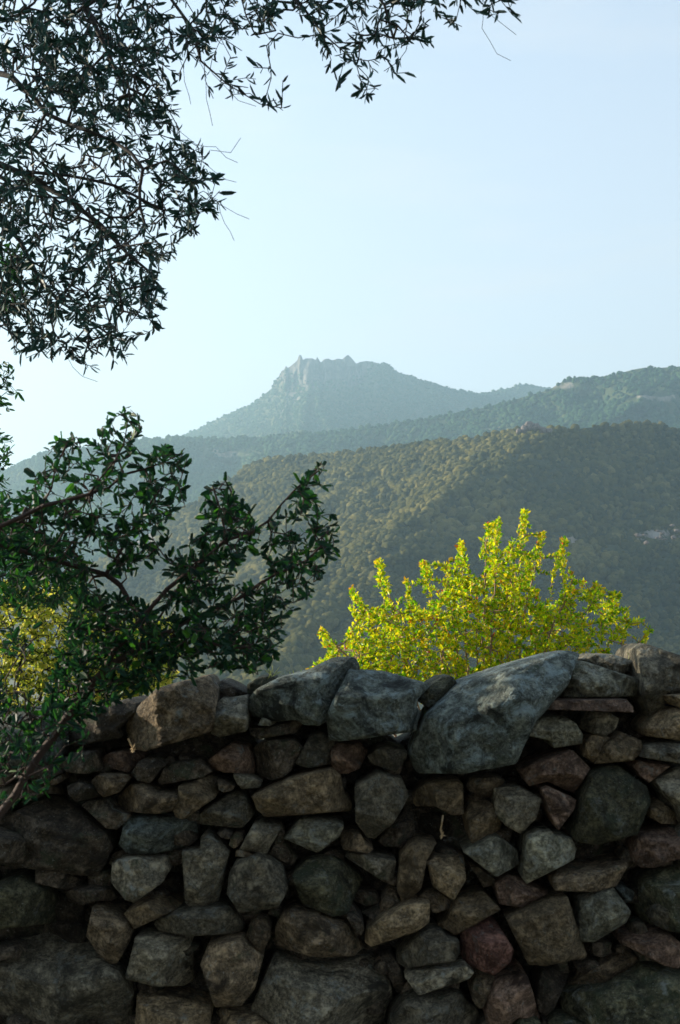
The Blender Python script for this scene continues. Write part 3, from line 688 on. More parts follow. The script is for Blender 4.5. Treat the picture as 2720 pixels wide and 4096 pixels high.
 ('G', 's', 'moss', [(1480,1855),(1600,1750),(1720,1740),(1800,1780),(1810,1950),(1440,1950)], {}),
 ('G', 's', 'pink', [(1075,970),(1150,920),(1330,840),(1420,900),(1480,980),(1560,1130),(1530,1240),(1450,1330),(1380,1360),(1230,1320),(1130,1260),(1085,1180),(1100,1080)], dict(out=.09, lab='rounded red granite stone', red=1)),
 ('G', 's', 'brown', [(1170,1510),(1210,1370),(1270,1340),(1385,1370),(1330,1560),(1280,1650),(1240,1655),(1190,1590)], dict(out=.03)),
 ('G', 's', 'grey', [(580,1370),(600,1312),(800,1308),(960,1280),(1130,1275),(1200,1330),(1160,1390),(960,1450),(820,1500),(700,1540),(660,1520),(600,1430)], dict(out=.07)),
 ('G', 's', 'grey', [(500,1230),(505,1150),(560,1080),(700,990),(800,930),(920,970),(970,1030),(1070,1060),(1080,1150),(1030,1230),(880,1275),(700,1300),(590,1295),(540,1250)], dict(out=.08)),
 ('G', 's', 'tan', [(210,1000),(240,940),(400,820),(600,715),(700,720),(810,705),(820,770),(800,880),(700,960),(540,1030),(380,1090),(280,1100),(220,1060)], dict(out=.1, planes=[(0,.35,0),(.3,-1.3,.12),(.8,0,.6)])),
 ('G', 's', 'tan', [(870,900),(960,850),(1010,770),(1050,670),(1200,595),(1300,620),(1440,770),(1400,800),(1260,860),(1100,950),(1040,1000),(960,980)], dict(out=.06)),
 ('G', 's', 'brown', [(640,700),(760,600),(840,575),(930,640),(1010,700),(970,760),(870,800),(825,790),(810,700)], dict(out=.02)),
 ('G', 's', 'tan', [(780,350),(850,290),(940,280),(1110,280),(1140,400),(1130,500),(1060,640),(1020,690),(940,640),(830,560),(800,500)], dict(out=.07)),
 ('G', 's', 'pale', [(1095,245),(1200,180),(1330,115),(1410,110),(1500,150),(1600,240),(1610,360),(1500,440),(1400,480),(1280,400),(1160,300)], dict(out=.09)),
 ('G', 'w', 'brown', [(1140,315),(1250,400),(1390,495),(1385,570),(1300,530),(1180,410)], dict(out=.02)),
 ('G', 's', 'tan', [(515,420),(540,320),(600,220),(700,160),(790,150),(870,160),(840,240),(780,330),(750,450),(730,580),(640,680),(570,720),(530,680),(510,600)], dict(out=.08, planes=[(.9,0,.03),(-.9,0,.0),(0,.8,.5)])),
 ('G', 's', 'grey', [(40,290),(80,255),(200,270),(400,320),(505,330),(505,420),(480,520),(360,500),(300,450),(160,350)], dict(out=.04)),
 ('G', 's', 'brown', [(0,150),(10,60),(80,60),(180,80),(230,180),(300,225),(250,265),(90,245),(30,230)], dict(out=.02)),
 ('G', 's', 'brown', [(330,850),(390,720),(440,560),(490,560),(520,650),(540,720),(450,780),(390,830)], dict(out=.0)),
 ('G', 'w', 'dark', [(60,840),(120,800),(200,880),(220,940),(190,1000),(110,930)], {}),
 ('G', 's', 'grey', [(520,1640),(650,1560),(850,1520),(1050,1500),(1150,1600),(1240,1670),(1240,1950),(420,1950),(450,1750)], dict(out=.07)),
 ('G', 'w', 'dark', [(350,1180),(450,1150),(540,1290),(580,1400),(560,1520),(500,1500),(420,1320)], dict(out=-.03)),
]
# -- deeper filler stones seen dimly in the gaps
KN = {'c': 'coping_stone', 's': 'stone', 'w': 'wedge_stone'}
M['fill'] = stone_mat('shaded fill stone', (0.03, 0.026, 0.022), (0.05, 0.043, 0.036), 0.0, 0.6)  # gap shade is put into this darkened stone colour
M['red'] = stone_mat('red granite', (0.12, 0.060, 0.052), (0.19, 0.105, 0.09), 0.05, 0.05)
polys_px = []
for q, (tile, kd, mt, pts, opt) in enumerate(ST):
    if tile == 'P': pp = [(x * S, y * S) for x, y in pts]
    else: pp = [(TILE[tile][0] + x * TS, TILE[tile][1] + y * TS) for x, y in pts]
    polys_px.append(np.array(pp))
    kw = {a: b for a, b in opt.items() if a not in ('lab', 'red')}
    v, l, c = stone_arrays(pp, 100 + q, **kw)
    cen = v.mean(0)
    o = link_mesh(KN[kd], v - cen, l, c, M['red' if opt.get('red') else mt], sharp=True)
    o.parent = wall
    o.location = (cen[0] - wall.location[0], cen[1] - wall.location[1], cen[2] - wall.location[2])
    if 'lab' in opt: o['label'] = opt['lab']

def rubble(x0, x1, y0, y1, cw, ch, Y0, seed, depth=0.2, grow=1.0, n=22, skip=None):
    """random rough stones filling a rectangle (photo pixels at the wall), merged"""
    r = np.random.default_rng(seed)
    V, L, Cn, off = [], [], [], 0
    row, y = 0, y0
    while y < y1:
        hh = ch * r.uniform(0.75, 1.3); x = x0 - cw * r.uniform(0, 1)
        while x < x1:
            w = cw * r.uniform(0.55, 1.5)
            cx, cy = x + w / 2, y + hh / 2 + r.uniform(-.12, .12) * hh
            m = r.integers(6, 9); a = np.sort(np.linspace(0, 2 * pi, m, endpoint=False) + r.uniform(-.3, .3, m))
            rad = r.uniform(0.85, 1.15, m)
            # squarish super-ellipse
            se = 1 / np.maximum(np.abs(np.cos(a)), np.abs(np.sin(a))) ** 0.6
            pp = np.stack([cx + np.cos(a) * rad * se * w * 0.47 * grow, cy + np.sin(a) * rad * se * hh * 0.47 * grow], -1)
            if skip is None or not skip(cx, cy):
                v, l, c = stone_arrays(pp, int(r.integers(1, 99999)), depth=depth, Y0=Y0 - r.uniform(-.03, .03), n=n)
                V.append(v); L.append(l + off); Cn.append(c); off += len(v)
            x += w
        y += hh; row += 1
    return np.concatenate(V), np.concatenate(L), np.concatenate(Cn)

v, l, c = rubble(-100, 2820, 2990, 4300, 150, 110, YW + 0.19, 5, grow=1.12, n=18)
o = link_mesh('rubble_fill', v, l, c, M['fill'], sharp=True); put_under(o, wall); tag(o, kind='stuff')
v, l, c = rubble(-60, 2780, 3020, 4100, 105, 70, YW + 0.075, 15, depth=0.1, grow=0.9, n=18, skip=lambda a_, b_: rng.random() < 0.72 or abs(a_ - 1750) < 120 and 3200 < b_ < 3420)
o = link_mesh('rubble_chips', v, l, c, M['dark'], sharp=True); put_under(o, wall); tag(o, kind='stuff')
for (a, b, sd, tp_) in ((-1900, -260, 8, 2880), (2830, 4700, 9, 2700)):
    v, l, c = rubble(a, b, tp_, 4420, 230, 165, YW - 0.02, sd, depth=0.3, grow=1.05, n=30)
    o = link_mesh('rubble_masonry', v, l, c, M['grey'], sharp=True); put_under(o, wall); tag(o, kind='stuff')
v, l, c = rubble(-100, 2820, 4120, 4420, 230, 165, YW - 0.02, 12, depth=0.3, grow=1.05, n=30)
o = link_mesh('rubble_masonry', v, l, c, M['grey'], sharp=True); put_under(o, wall); tag(o, kind='stuff')
# dark core of the wall, also stops light leaking through the gaps
nx, nz = 160, 40
xs = np.linspace(-3.0, 3.0, nx)
upx = xs / YW * FPX + W / 2
slit = np.clip(np.exp(-((upx - 1030) / 45.) ** 4) + np.exp(-((upx - 1610) / 60.) ** 4), 0, 1)
topz = EYE + (HOR - (2915 + 95 * slit - 110 * np.clip((upx - 2120) / 80, 0, 1))) / FPX * YW + 0.02 * vnoise(np.stack([xs * 6, xs * 0, xs * 0], -1), 3)
prof = [(0.20, 0.0), (0.20, 0.5), (0.20, 0.97), (0.26, 1.0), (0.5, 1.0), (0.56, 0.97), (0.6, 0.5), (0.66, 0.0)]
rows = []
for (dy, s) in prof:
    rows.append(np.stack([xs, np.full(nx, YW + dy), topz * s], -1))
rows = np.array(rows)
rows = np.repeat(rows, 1, 0)
q = rows.reshape(-1, 3); q[:, 1] += 0.03 * vnoise(q * 9, 2)
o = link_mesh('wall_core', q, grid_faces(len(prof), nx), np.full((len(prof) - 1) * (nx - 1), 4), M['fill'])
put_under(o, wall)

# ------------------------------------------------------------------ vegetation toolkit
def tubes(segs, sides=5):
    """segs: list of (p0,p1,r0,r1) -> arrays"""
    A = np.array([s[0] for s in segs]); B = np.array([s[1] for s in segs])
    r0 = np.array([s[2] for s in segs]); r1 = np.array([s[3] for s in segs])
    d = B - A; L = np.linalg.norm(d, axis=1, keepdims=True); d = d / np.maximum(L, 1e-6)
    ref = np.where(np.abs(d[:, 2:3]) > 0.9, np.array([[1.0, 0, 0]]), np.array([[0, 0, 1.0]]))
    u = np.cross(d, ref); u /= np.linalg.norm(u, axis=1, keepdims=True); w = np.cross(d, u)
    a = np.arange(sides) * 2 * pi / sides
    ring = u[:, None] * np.cos(a)[None, :, None] + w[:, None] * np.sin(a)[None, :, None]
    V0 = A[:, None] + ring * r0[:, None, None]; V1 = B[:, None] + d[:, None] * (r1 * 0.3)[:, None, None] + ring * r1[:, None, None]
    V = np.concatenate([V0, V1], 1).reshape(-1, 3)
    n = len(segs); i = np.arange(sides); j = (i + 1) % sides
    F = np.stack([i, i + sides, j + sides, j], -1)[None] + (np.arange(n) * 2 * sides)[:, None, None]
    return V, F.reshape(-1, 4)

def leaves(P, Dr, Ln, Wd, r, fold=0.25, curl=0.12, nrm_bias=None, oval=0.0):
    """P base points, Dr unit directions -> two-quad leaves"""
    n = len(P)
    ref = r.standard_normal((n, 3))
    if nrm_bias is not None: ref = ref + np.array(nrm_bias)
    side = np.cross(Dr, ref); side /= np.linalg.norm(side, axis=1, keepdims=True) + 1e-9
    nor = np.cross(side, Dr)
    L = Ln[:, None]; Wd = Wd[:, None]
    def pt(t, s, lift):
        return P + Dr * L * t + side * Wd * s + nor * (L * lift)
    f = fold * Wd / L
    v = np.stack([pt(0, 0, 0), pt(.33 - .08 * oval, .42 + .03 * oval, 0) + nor * Wd * fold * .5, pt(.72 + .1 * oval, .36 + .06 * oval, -curl * .4) + nor * Wd * fold * .5, pt(1, 0, -curl),
                  pt(.72 + .1 * oval, -.36 - .06 * oval, -curl * .4) + nor * Wd * fold * .5, pt(.33 - .08 * oval, -.42 - .03 * oval, 0) + nor * Wd * fold * .5], 1)
    F = np.array([[0, 3, 2, 1], [0, 5, 4, 3]])[None] + (np.arange(n) * 6)[:, None, None]
    return v.reshape(-1, 3), F.reshape(-1, 4)

def polyline_nodes(pl, step=0.06, wob=0.0, r=None):
    pts, par = [], []
    for i in range(len(pl) - 1):
        a, b = np.array(pl[i]), np.array(pl[i + 1])
        m = max(1, int(np.linalg.norm(b - a) / step))
        for k_ in range(m):
            p = a + (b - a) * k_ / m
            if r is not None: p = p + r.standard_normal(3) * wob
            pts.append(p)
    pts.append(np.array(pl[-1]))
    return pts

class Plant:
    def __init__(s, seed):
        s.r = np.random.default_rng(seed); s.P = []; s.par = []
    def add_line(s, pl, parent=None, step=0.06, wob=0.004):
        pts = polyline_nodes(pl, step, wob, s.r)
        if parent is None and len(s.P):
            d = np.linalg.norm(np.array(s.P) - pts[0], axis=1); parent = int(d.argmin())
        last = -1 if parent is None else parent
        for p in pts:
            s.P.append(p); s.par.append(last); last = len(s.P) - 1
    def attract(s, pts, step=0.07, jit=0.25, droop=0.0, maxd=9.0):
        """connect each point to its nearest node by a wobbly twig (nearest to the skeleton first)"""
        base = np.array(s.P)
        d0 = np.array([np.linalg.norm(base - p, axis=1).min() for p in pts])
        order = np.argsort(d0)
        cap = len(s.P) + 400000
        arr = np.zeros((len(s.P) + len(pts) * 40, 3)); n = len(s.P); arr[:n] = base
        tips = []
        for q in order:
            p = pts[q]
            dd = np.linalg.norm(arr[:n] - p, axis=1); j = int(dd.argmin()); L = dd[j]
            if L > maxd: continue
            m = min(36, max(1, int(L / step)))
            a = arr[j].copy(); last = j
            side = s.r.standard_normal(3) * L * jit * 0.5
            for k_ in range(1, m + 1):
                t = k_ / m
                pos = a + (p - a) * t + side * math.sin(pi * t) + np.array([0, 0, -droop * L * t * t + droop * L * t])
                s.P.append(pos); s.par.append(last); last = len(s.P) - 1
                arr[n] = pos; n += 1
            tips.append(last)
        return tips
    def build(s, root, rmin, expo, rmax, mat, name='branches', sides=5):
        n = len(s.P); w = np.zeros(n); child = np.zeros(n, bool)
        for i in range(n):
            if s.par[i] >= 0: child[s.par[i]] = True
        w[~child] = 1.0
        for i in range(n - 1, -1, -1):
            if s.par[i] >= 0: w[s.par[i]] += w[i]
        s.rad = np.minimum(rmax, rmin * np.maximum(w, 1) ** expo)
        segs = [(s.P[s.par[i]], s.P[i], min(s.rad[s.par[i]], s.rad[i] * 1.6), s.rad[i]) for i in range(n) if s.par[i] >= 0]
        V, F = tubes(segs, sides)
        o = link_mesh(name, V, F, np.full(len(F), 4), mat)
        put_under(o, root); s.w = w
        return o
    def leafy(s, root, per, Ln, Wd, mat, maxw=6, spread=0.8, flow=(0, 0, 0), name='foliage', tipfun=None, keep=None, dist=0.5, size_jit=0.25, nrm_bias=None, curl=0.12, oval=0.0):
        """leaves along all thin segments"""
        P = np.array(s.P); par = np.array(s.par); idx = np.where((par >= 0) & (s.w <= maxw))[0]
        if keep is not None: idx = idx[keep(P[idx])]
        A = P[par[idx]]; B = P[idx]; seg = B - A; L = np.linalg.norm(seg, axis=1, keepdims=True); d = seg / np.maximum(L, 1e-6)
        rep = s.r.poisson(per, len(idx)); ii = np.repeat(np.arange(len(idx)), rep)
        t = s.r.random(len(ii))[:, None]
        pos = A[ii] + seg[ii] * t
        side = s.r.standard_normal((len(ii), 3)); side -= (side * d[ii]).sum(1, keepdims=True) * d[ii]
        side /= np.linalg.norm(side, axis=1, keepdims=True)
        dr = d[ii] * dist + side * spread + np.array(flow); dr /= np.linalg.norm(dr, axis=1, keepdims=True)
        n = len(ii)
        ln = Ln * (1 + size_jit * s.r.standard_normal(n)).clip(0.45, 1.7)
        wd = ln * (Wd / Ln) * s.r.uniform(0.8, 1.2, n)
        V, F = leaves(pos, dr, ln, wd, s.r, nrm_bias=nrm_bias, curl=curl, oval=oval)
        tint = np.zeros(n) if tipfun is None else tipfun(pos, s.w[idx][ii], s.r)
        o = link_mesh(name, V, F, np.full(len(F), 4), mat, smooth=False, attrs={'tint': np.repeat(tint, 6)})
        put_under(o, root)
        return n

def in_poly(pts, poly):
    x, y = pts[:, 0], pts[:, 1]; inside = np.zeros(len(pts), bool)
    n = len(poly)
    for i in range(n):
        x0, y0 = poly[i]; x1, y1 = poly[(i + 1) % n]
        c = ((y0 > y) != (y1 > y)) & (x < (x1 - x0) * (y - y0) / ((y1 - y0) + 1e-12) + x0)
        inside ^= c
    return inside

def sample_poly(poly, n, r):
    """uniform samples in a polygon given in overview pixels; returns photo pixels"""
    p = np.array(poly, float); lo, hi = p.min(0), p.max(0); out = []
    while sum(len(o) for o in out) < n:
        q = r.uniform(lo, hi, (n * 2, 2)); out.append(q[in_poly(q, poly)])
    return np.concatenate(out)[:n] * S

def pl_at(pts, Ys):
    if isinstance(Ys, (int, float)): Ys = [Ys] * len(pts)
    return [at(x * S, y * S, Y) for (x, y), Y in zip(pts, Ys)]

# ------------------------------------------------------------------ olive tree overhead
olive = empty('olive_tree', (-2.9, 6.0, 0), 'dark olive tree with drooping leafy branches hanging from the top left over the wall', 'tree')
pl = Plant(31)
T0 = [(-2.9, 6.0, -0.1), (-2.85, 5.95, 0.7), (-2.95, 5.85, 1.5), (-2.75, 5.6, 2.3), (-2.5, 5.3, 3.0)]
pl.add_line(T0, step=0.12, wob=0.015)
def line(p, Y): pl.add_line([np.array(pl.P[int(np.linalg.norm(np.array(pl.P) - pl_at([p[0]], Y[0] if isinstance(Y, list) else Y)[0], axis=1).argmin())])] + pl_at(p, Y), step=0.08, wob=0.008)
line([(-420, 200), (-250, 60), (-60, -60), (150, -80), (380, -70), (620, -60), (850, -60), (1080, -40)], [5.0, 4.8, 4.6, 4.5, 4.4, 4.3, 4.3, 4.3])
line([(-420, 300), (-200, 340), (-60, 370), (60, 400), (150, 460), (230, 520), (300, 590), (360, 640)], [5.0, 4.9, 4.8, 4.7, 4.6, 4.6, 4.5, 4.5])
line([(60, 400), (160, 390), (260, 430), (370, 480), (460, 490)], 4.5)
line([(-250, 60), (-60, 130), (30, 180), (110, 260), (190, 300), (260, 330), (330, 390)], [4.9, 4.6, 4.5, 4.4, 4.3, 4.3, 4.2])
line([(150, -80), (200, 20), (240, 110), (290, 180), (330, 220)], 4.2)
line([(380, -70), (395, 0), (440, 70), (460, 140), (520, 200), (600, 240)], 4.1)
line([(-60, 370), (-20, 480), (40, 560), (100, 650), (170, 720), (250, 770)], 4.7)
line([(620, -60), (680, 10), (750, 70), (800, 130), (850, 180)], 4.2)
line([(850, -60), (880, 10), (900, 80), (920, 140)], 4.2)
bares = []
for p_, Y_ in (([(440, 70), (445, 120), (470, 160), (475, 230), (490, 290)], 4.1), ([(470, 150), (510, 190), (550, 230), (590, 245)], 4.1), ([(410, 120), (430, 190), (440, 240)], 4.1),
               ([(400, 290), (450, 330), (500, 345), (548, 375)], 4.2), ([(450, 330), (490, 400), (545, 420)], 4.2), ([(455, 400), (500, 470), (540, 555)], 4.3), ([(500, 470), (545, 490), (575, 505)], 4.3), ([(490, 345), (530, 350), (555, 318)], 4.2),
               ([(1110, -20), (1115, 70), (1140, 120), (1178, 140)], 4.3), ([(1090, -30), (1140, 40), (1190, 80)], 4.3), ([(120, 760), (150, 820), (190, 870), (225, 880)], 4.6)):
    bare = Plant(33 + len(bares)); bare.add_line(pl_at(p_, Y_), parent=-1, step=0.035, wob=0.0045); bares.append(bare)
r_ = pl.r
def att(poly, n, y0, y1):
    q = sample_poly(poly, n, r_); return at(q[:, 0], q[:, 1], r_.uniform(y0, y1, len(q)))
tp = [att([(-60, -60), (400, -60), (385, 60), (385, 150), (405, 200), (385, 250), (420, 290), (470, 370), (495, 480), (430, 540), (395, 600), (330, 640), (380, 730), (310, 750), (280, 800), (200, 760), (150, 780), (95, 770), (-60, 740)], 2300, 3.9, 5.2),
      att([(-20, 740), (120, 780), (160, 800), (300, 790), (310, 820), (230, 790), (180, 830), (140, 800), (60, 800)], 70, 4.2, 4.8),
      att([(60, 0), (380, 0), (380, 240), (200, 280), (80, 200)], 230, 3.9, 5.0),
      att([(395, -60), (680, -60), (620, 60), (570, 100), (450, 130), (400, 120)], 230, 3.8, 4.9),
      att([(480, 100), (590, 130), (670, 200), (640, 290), (610, 240), (500, 230)], 16, 4.0, 4.5),
      att([(670, -60), (990, -60), (960, 40), (1000, 100), (960, 165), (880, 195), (790, 200), (740, 130), (690, 70)], 210, 3.9, 4.7),
      att([(960, -60), (1210, -60), (1170, 10), (1090, 45), (980, 40)], 60, 4.0, 4.6),
      att([(-700, -500), (-60, -500), (-60, 750), (-300, 900), (-700, 900)], 500, 4.0, 6.4),
      att([(-60, -600), (1250, -600), (1200, -60), (-60, -60)], 500, 3.9, 5.6)]
tp = np.concatenate(tp)
tp = tp[fbm(tp * np.array([3.2, 1.2, 3.2]) + 5, 91, 3) > -0.5]          # clumps with sky between
tp = tp + r_.standard_normal(tp.shape) * np.array([0.028, 0.03, 0.028])
pl.attract(tp, step=0.05, jit=0.3, droop=0.1)
# rest of the crown (outside the picture): over the wall's left end and beyond
cc = []
for (cx, cy, cz, rx, ry, rz, n) in ((-3.3, 5.6, 2.1, 1.0, 1.35, 1.9, 900), (-3.2, 5.4, 4.6, 1.4, 1.7, 1.6, 800)):
    q = r_.standard_normal((n, 3)); q /= np.linalg.norm(q, axis=1, keepdims=True); q *= r_.random((n, 1)) ** 0.45
    cc.append(np.array([cx, cy, cz]) + q * np.array([rx, ry, rz]))
cc = np.concatenate(cc)
cc = cc[(cc[:, 0] < -0.29 * cc[:, 1] - 0.12)]
pl.attract(cc, step=0.09, jit=0.3, droop=0.1)
pl.build(olive, 0.0013, 0.42, 0.13, M['olive_bark'], name='trunk')
nl = pl.leafy(olive, 3.8, 0.037, 0.0102, M['olive_leaf'], maxw=8, spread=0.65, dist=0.85, oval=0.3, size_jit=0.3, flow=(0.05, 0, -0.1), name='crown')
for bare in bares: bare.build(olive, 0.0009, 0.2, 0.002, M['olive_bark'], name='bare_twig', sides=4)
print('olive nodes', len(pl.P), 'leaves', nl)

# ------------------------------------------------------------------ mastic branch in front of the wall
mastic = empty('mastic_tree', tuple(at(-160 * S, 2300 * S, 3.5) * np.array([1, 1, 0])), 'dark green broad leaved tree with a leaning reddish stem in front of the wall', 'tree')
pl = Plant(41)
b0 = pl_at([(-60, 1965), (0, 1880), (60, 1790), (120, 1700), (190, 1610), (240, 1540), (290, 1470), (330, 1420)], 3.5)
pl.add_line([np.array([mastic.location[0], 3.5, -0.05]), (b0[0] + np.array([mastic.location[0], 3.5, 0])) / 2] + b0, step=0.05, wob=0.004)
def ml(p, Y): pl.add_line(pl_at(p, Y), step=0.05, wob=0.005)
ml([(330, 1420), (420, 1330), (520, 1250), (620, 1200), (690, 1130), (735, 1085)], 3.5)
ml([(240, 1540), (400, 1450), (520, 1390), (640, 1330), (740, 1260)], [3.5, 3.55, 3.6, 3.6, 3.6])
ml([(330, 1420), (250, 1320), (300, 1240), (345, 1160), (400, 1090)], 3.6)
ml([(400, 1450), (480, 1480), (560, 1500), (590, 1530)], 3.5)
ml([(-60, 1240), (0, 1210), (100, 1165), (200, 1140), (270, 1070), (295, 970)], 3.4)
ml([(100, 1165), (130, 1080), (155, 1020)], 3.4)
ml([(200, 1140), (330, 1080), (410, 1050)], 3.5)
ml([(520, 1250), (505, 1170), (490, 1120)], 3.5)
ml([(420, 1330), (370, 1420), (330, 1500)], 3.6)
ml([(60, 1790), (110, 1770), (150, 1720)], 3.45)
ml([(190, 1610), (300, 1570), (400, 1520)], 3.55)
r_ = pl.r
A2 = lambda poly, n, a=3.35, b=3.75: att(poly, int(n * 2.5), a, b)
tp = [A2([(-30, 1180), (180, 1170), (260, 1250), (180, 1340), (-30, 1360)], 75), A2([(-40, 1380), (60, 1400), (110, 1480), (30, 1560), (-40, 1540)], 16), A2([(230, 1240), (330, 1200), (410, 1230), (350, 1290), (250, 1310)], 30), A2([(640, 1250), (780, 1200), (790, 1260), (760, 1310), (740, 1350), (650, 1440), (560, 1450), (600, 1350)], 38), A2([(400, 1440), (650, 1430), (640, 1500), (600, 1560), (540, 1540), (430, 1560)], 50), A2([(390, 1270), (470, 1230), (560, 1300), (450, 1400), (360, 1400)], 25),
      A2([(60, 1120), (130, 1010), (185, 1005), (200, 1075), (240, 960), (305, 935), (330, 985), (310, 1060), (250, 1130), (160, 1200), (60, 1200)], 100),
      A2([(330, 1060), (390, 1025), (435, 1050), (430, 1120), (440, 1160), (360, 1215), (320, 1150)], 50),
      A2([(130, 1150), (330, 1120), (420, 1190), (330, 1210), (200, 1250), (130, 1250)], 45), A2([(240, 1250), (300, 1225), (340, 1290), (290, 1340), (250, 1330)], 16),
      A2([(470, 1140), (520, 1100), (560, 1170), (610, 1190), (600, 1260), (520, 1330), (440, 1350), (400, 1310), (480, 1260)], 95),
      A2([(640, 1180), (690, 1110), (745, 1065), (755, 1120), (770, 1200), (770, 1290), (730, 1350), (640, 1360), (600, 1280)], 65),
      A2([(340, 1400), (450, 1340), (600, 1350), (680, 1390), (650, 1450), (620, 1530), (560, 1550), (440, 1530), (340, 1500)], 150),
      A2([(170, 1400), (200, 1290), (230, 1370), (330, 1400), (400, 1470), (400, 1560), (250, 1620), (150, 1700), (100, 1640)], 330), A2([(-60, 1600), (160, 1600), (150, 1700), (0, 1760), (-60, 1700)], 50),
      A2([(-60, 1150), (60, 1130), (130, 1230), (200, 1280), (120, 1340), (-60, 1300)], 80),
      A2([(60, 1640), (210, 1640), (190, 1760), (60, 1860), (-20, 1880), (-20, 1700)], 34, 3.40, 3.7),
      A2([(-60, 1560), (90, 1600), (80, 1760), (-60, 1850)], 65)]
pl.attract(np.concatenate(tp), step=0.035, jit=0.3)
o = pl.build(mastic, 0.0010, 0.36, 0.026, M['red_bark'], name='trunk')
nl = pl.leafy(mastic, 2.9, 0.027, 0.0105, M['mastic_leaf'], maxw=5, spread=0.7, dist=0.85, oval=1.0, size_jit=0.3, flow=(0, 0, 0.15), name='crown', nrm_bias=(0, -0.5, 0.6))
print('mastic leaves', nl)

# ------------------------------------------------------------------ small-leaved tree at the left edge
oak = empty('evergreen_oak', (-2.3, 5.3, 0), 'small leaved green tree reaching in at the left edge below the olive', 'tree')
pl = Plant(51); r_ = pl.r
pl.add_line([(-2.3, 5.3, -0.1), (-2.2, 5.25, 1.2), (-2.0, 5.2, 2.0), (-1.9, 5.15, 2.8)], step=0.1, wob=0.01)
pl.add_line([(-2.15, 5.25, 1.6)] + pl_at([(-100, 1000), (-20, 930), (20, 900)], 5.0), step=0.06)
pl.add_line([(-2.0, 5.2, 2.0)] + pl_at([(-100, 900), (-30, 850), (20, 835)], 5.0), step=0.06)
pl.add_line([(-2.15, 5.25, 1.3)] + pl_at([(-100, 1350), (0, 1330), (90, 1320)], 4.9), step=0.06)
tp = [att([(-60, 840), (30, 815), (40, 860), (10, 900), (-60, 930)], 22, 4.8, 5.2), att([(-60, 960), (50, 890), (40, 930), (0, 1010), (-60, 1060)], 26, 4.8, 5.2),
      att([(-60, 1060), (35, 1010), (20, 1090), (30, 1160), (-60, 1180)], 50, 4.7, 5.2),
      att([(-60, 1180), (100, 1220), (190, 1290), (200, 1350), (120, 1400), (-60, 1400)], 750, 4.7, 5.3),
      att([(-400, 700), (-60, 800), (-60, 1400), (-400, 1400)], 300, 4.6, 5.8),
      att([(-60, 550), (60, 560), (70, 640), (40, 720), (-60, 740)], 160, 4.5, 5.2)]
pl.attract(np.concatenate(tp), step=0.04, jit=0.3)
pl.build(oak, 0.0010, 0.36, 0.02, M['olive_bark'], name='trunk')
print('oak leaves', pl.leafy(oak, 4.8, 0.028, 0.0115, M['oak_leaf'], maxw=5, name='crown', nrm_bias=(0, -0.4, 0.4)))

# ------------------------------------------------------------------ sunlit shrub behind the wall, left
sh = empty('sunlit_shrub', (-1.75, 7.3, 0), 'golden sunlit shrub behind the left end of the wall', 'shrub')
pl = Plant(61); r_ = pl.r
for q in range(9):
    a = q / 8
    pl.add_line([(-1.75 + 0.1 * r_.standard_normal(), 7.3 + 0.1 * r_.standard_normal(), -0.05)] + pl_at([(60 + 250 * (a - .4), 1750), (-60 + 450 * a, 1480 + 60 * r_.random())], [7.2, 7.2 + 0.3 * r_.standard_normal()]), parent=-1, step=0.08, wob=0.01)
tp = [att([(-150, 1380), (0, 1340), (150, 1320), (200, 1340), (230, 1410), (190, 1480), (300, 1510), (380, 1560), (330, 1600), (240, 1640), (0, 1660), (-150, 1660)], 2000, 6.8, 7.8),
      att([(200, 1450), (300, 1420), (400, 1420), (420, 1480), (400, 1580), (330, 1600), (200, 1620)], 650, 7.0, 7.6)]
pl.attract(np.concatenate(tp), step=0.06, jit=0.3)
pl.build(sh, 0.0014, 0.42, 0.03, M['olive_bark'], name='stem')
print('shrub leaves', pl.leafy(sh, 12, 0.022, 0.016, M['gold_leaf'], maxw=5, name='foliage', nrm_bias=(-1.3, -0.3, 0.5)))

# ------------------------------------------------------------------ pomegranate bush behind the wall
pom = empty('pomegranate_bush', (0.85, 7.7, 0), 'bright yellow green bush with red tipped shoots glowing in the sun behind the wall', 'bush')
pl = Plant(71); r_ = pl.r
tips = [(708, 1535), (738, 1440), (808, 1345), (868, 1282), (935, 1330), (978, 1288), (1030, 1290), (1062, 1242), (1125, 1200), (1150, 1185), (1213, 1170), (1250, 1222), (1303, 1235), (1320, 1325), (1378, 1345), (1428, 1362), (1500, 1440), (1440, 1490), (900, 1420), (1000, 1400), (1100, 1350), (1180, 1300), (1270, 1420)]
for (tx, ty) in tips:
    Y = 7.7 + 0.3 * r_.standard_normal()
    bx = 1100 + (tx - 1100) * 0.35
    mid = (bx + (tx - bx) * 0.55, ty + (1700 - ty) * 0.45)
    pl.add_line([(0.85 + 0.12 * r_.standard_normal(), 7.7 + 0.1 * r_.standard_normal(), -0.05)] + pl_at([(bx, 1900), (bx + (tx - bx) * .25, 1700), mid, (tx, ty + 12)], [7.7, 7.7, (Y + 7.7) / 2, Y]), parent=-1, step=0.05, wob=0.008)
body = [(700, 1550), (755, 1510), (810, 1450), (830, 1420), (870, 1400), (905, 1390), (950, 1420), (1000, 1390), (1040, 1340), (1080, 1330), (1110, 1340), (1140, 1270), (1200, 1240), (1225, 1290), (1230, 1350), (1250, 1400), (1310, 1410), (1350, 1440), (1370, 1480), (1330, 1510), (1300, 1620), (800, 1620)]
tp = [att(body, 2700, 7.2, 8.2), att([(1290, 1360), (1340, 1330), (1430, 1370), (1500, 1435), (1440, 1480), (1400, 1520), (1290, 1500)], 150, 7.4, 7.9)]
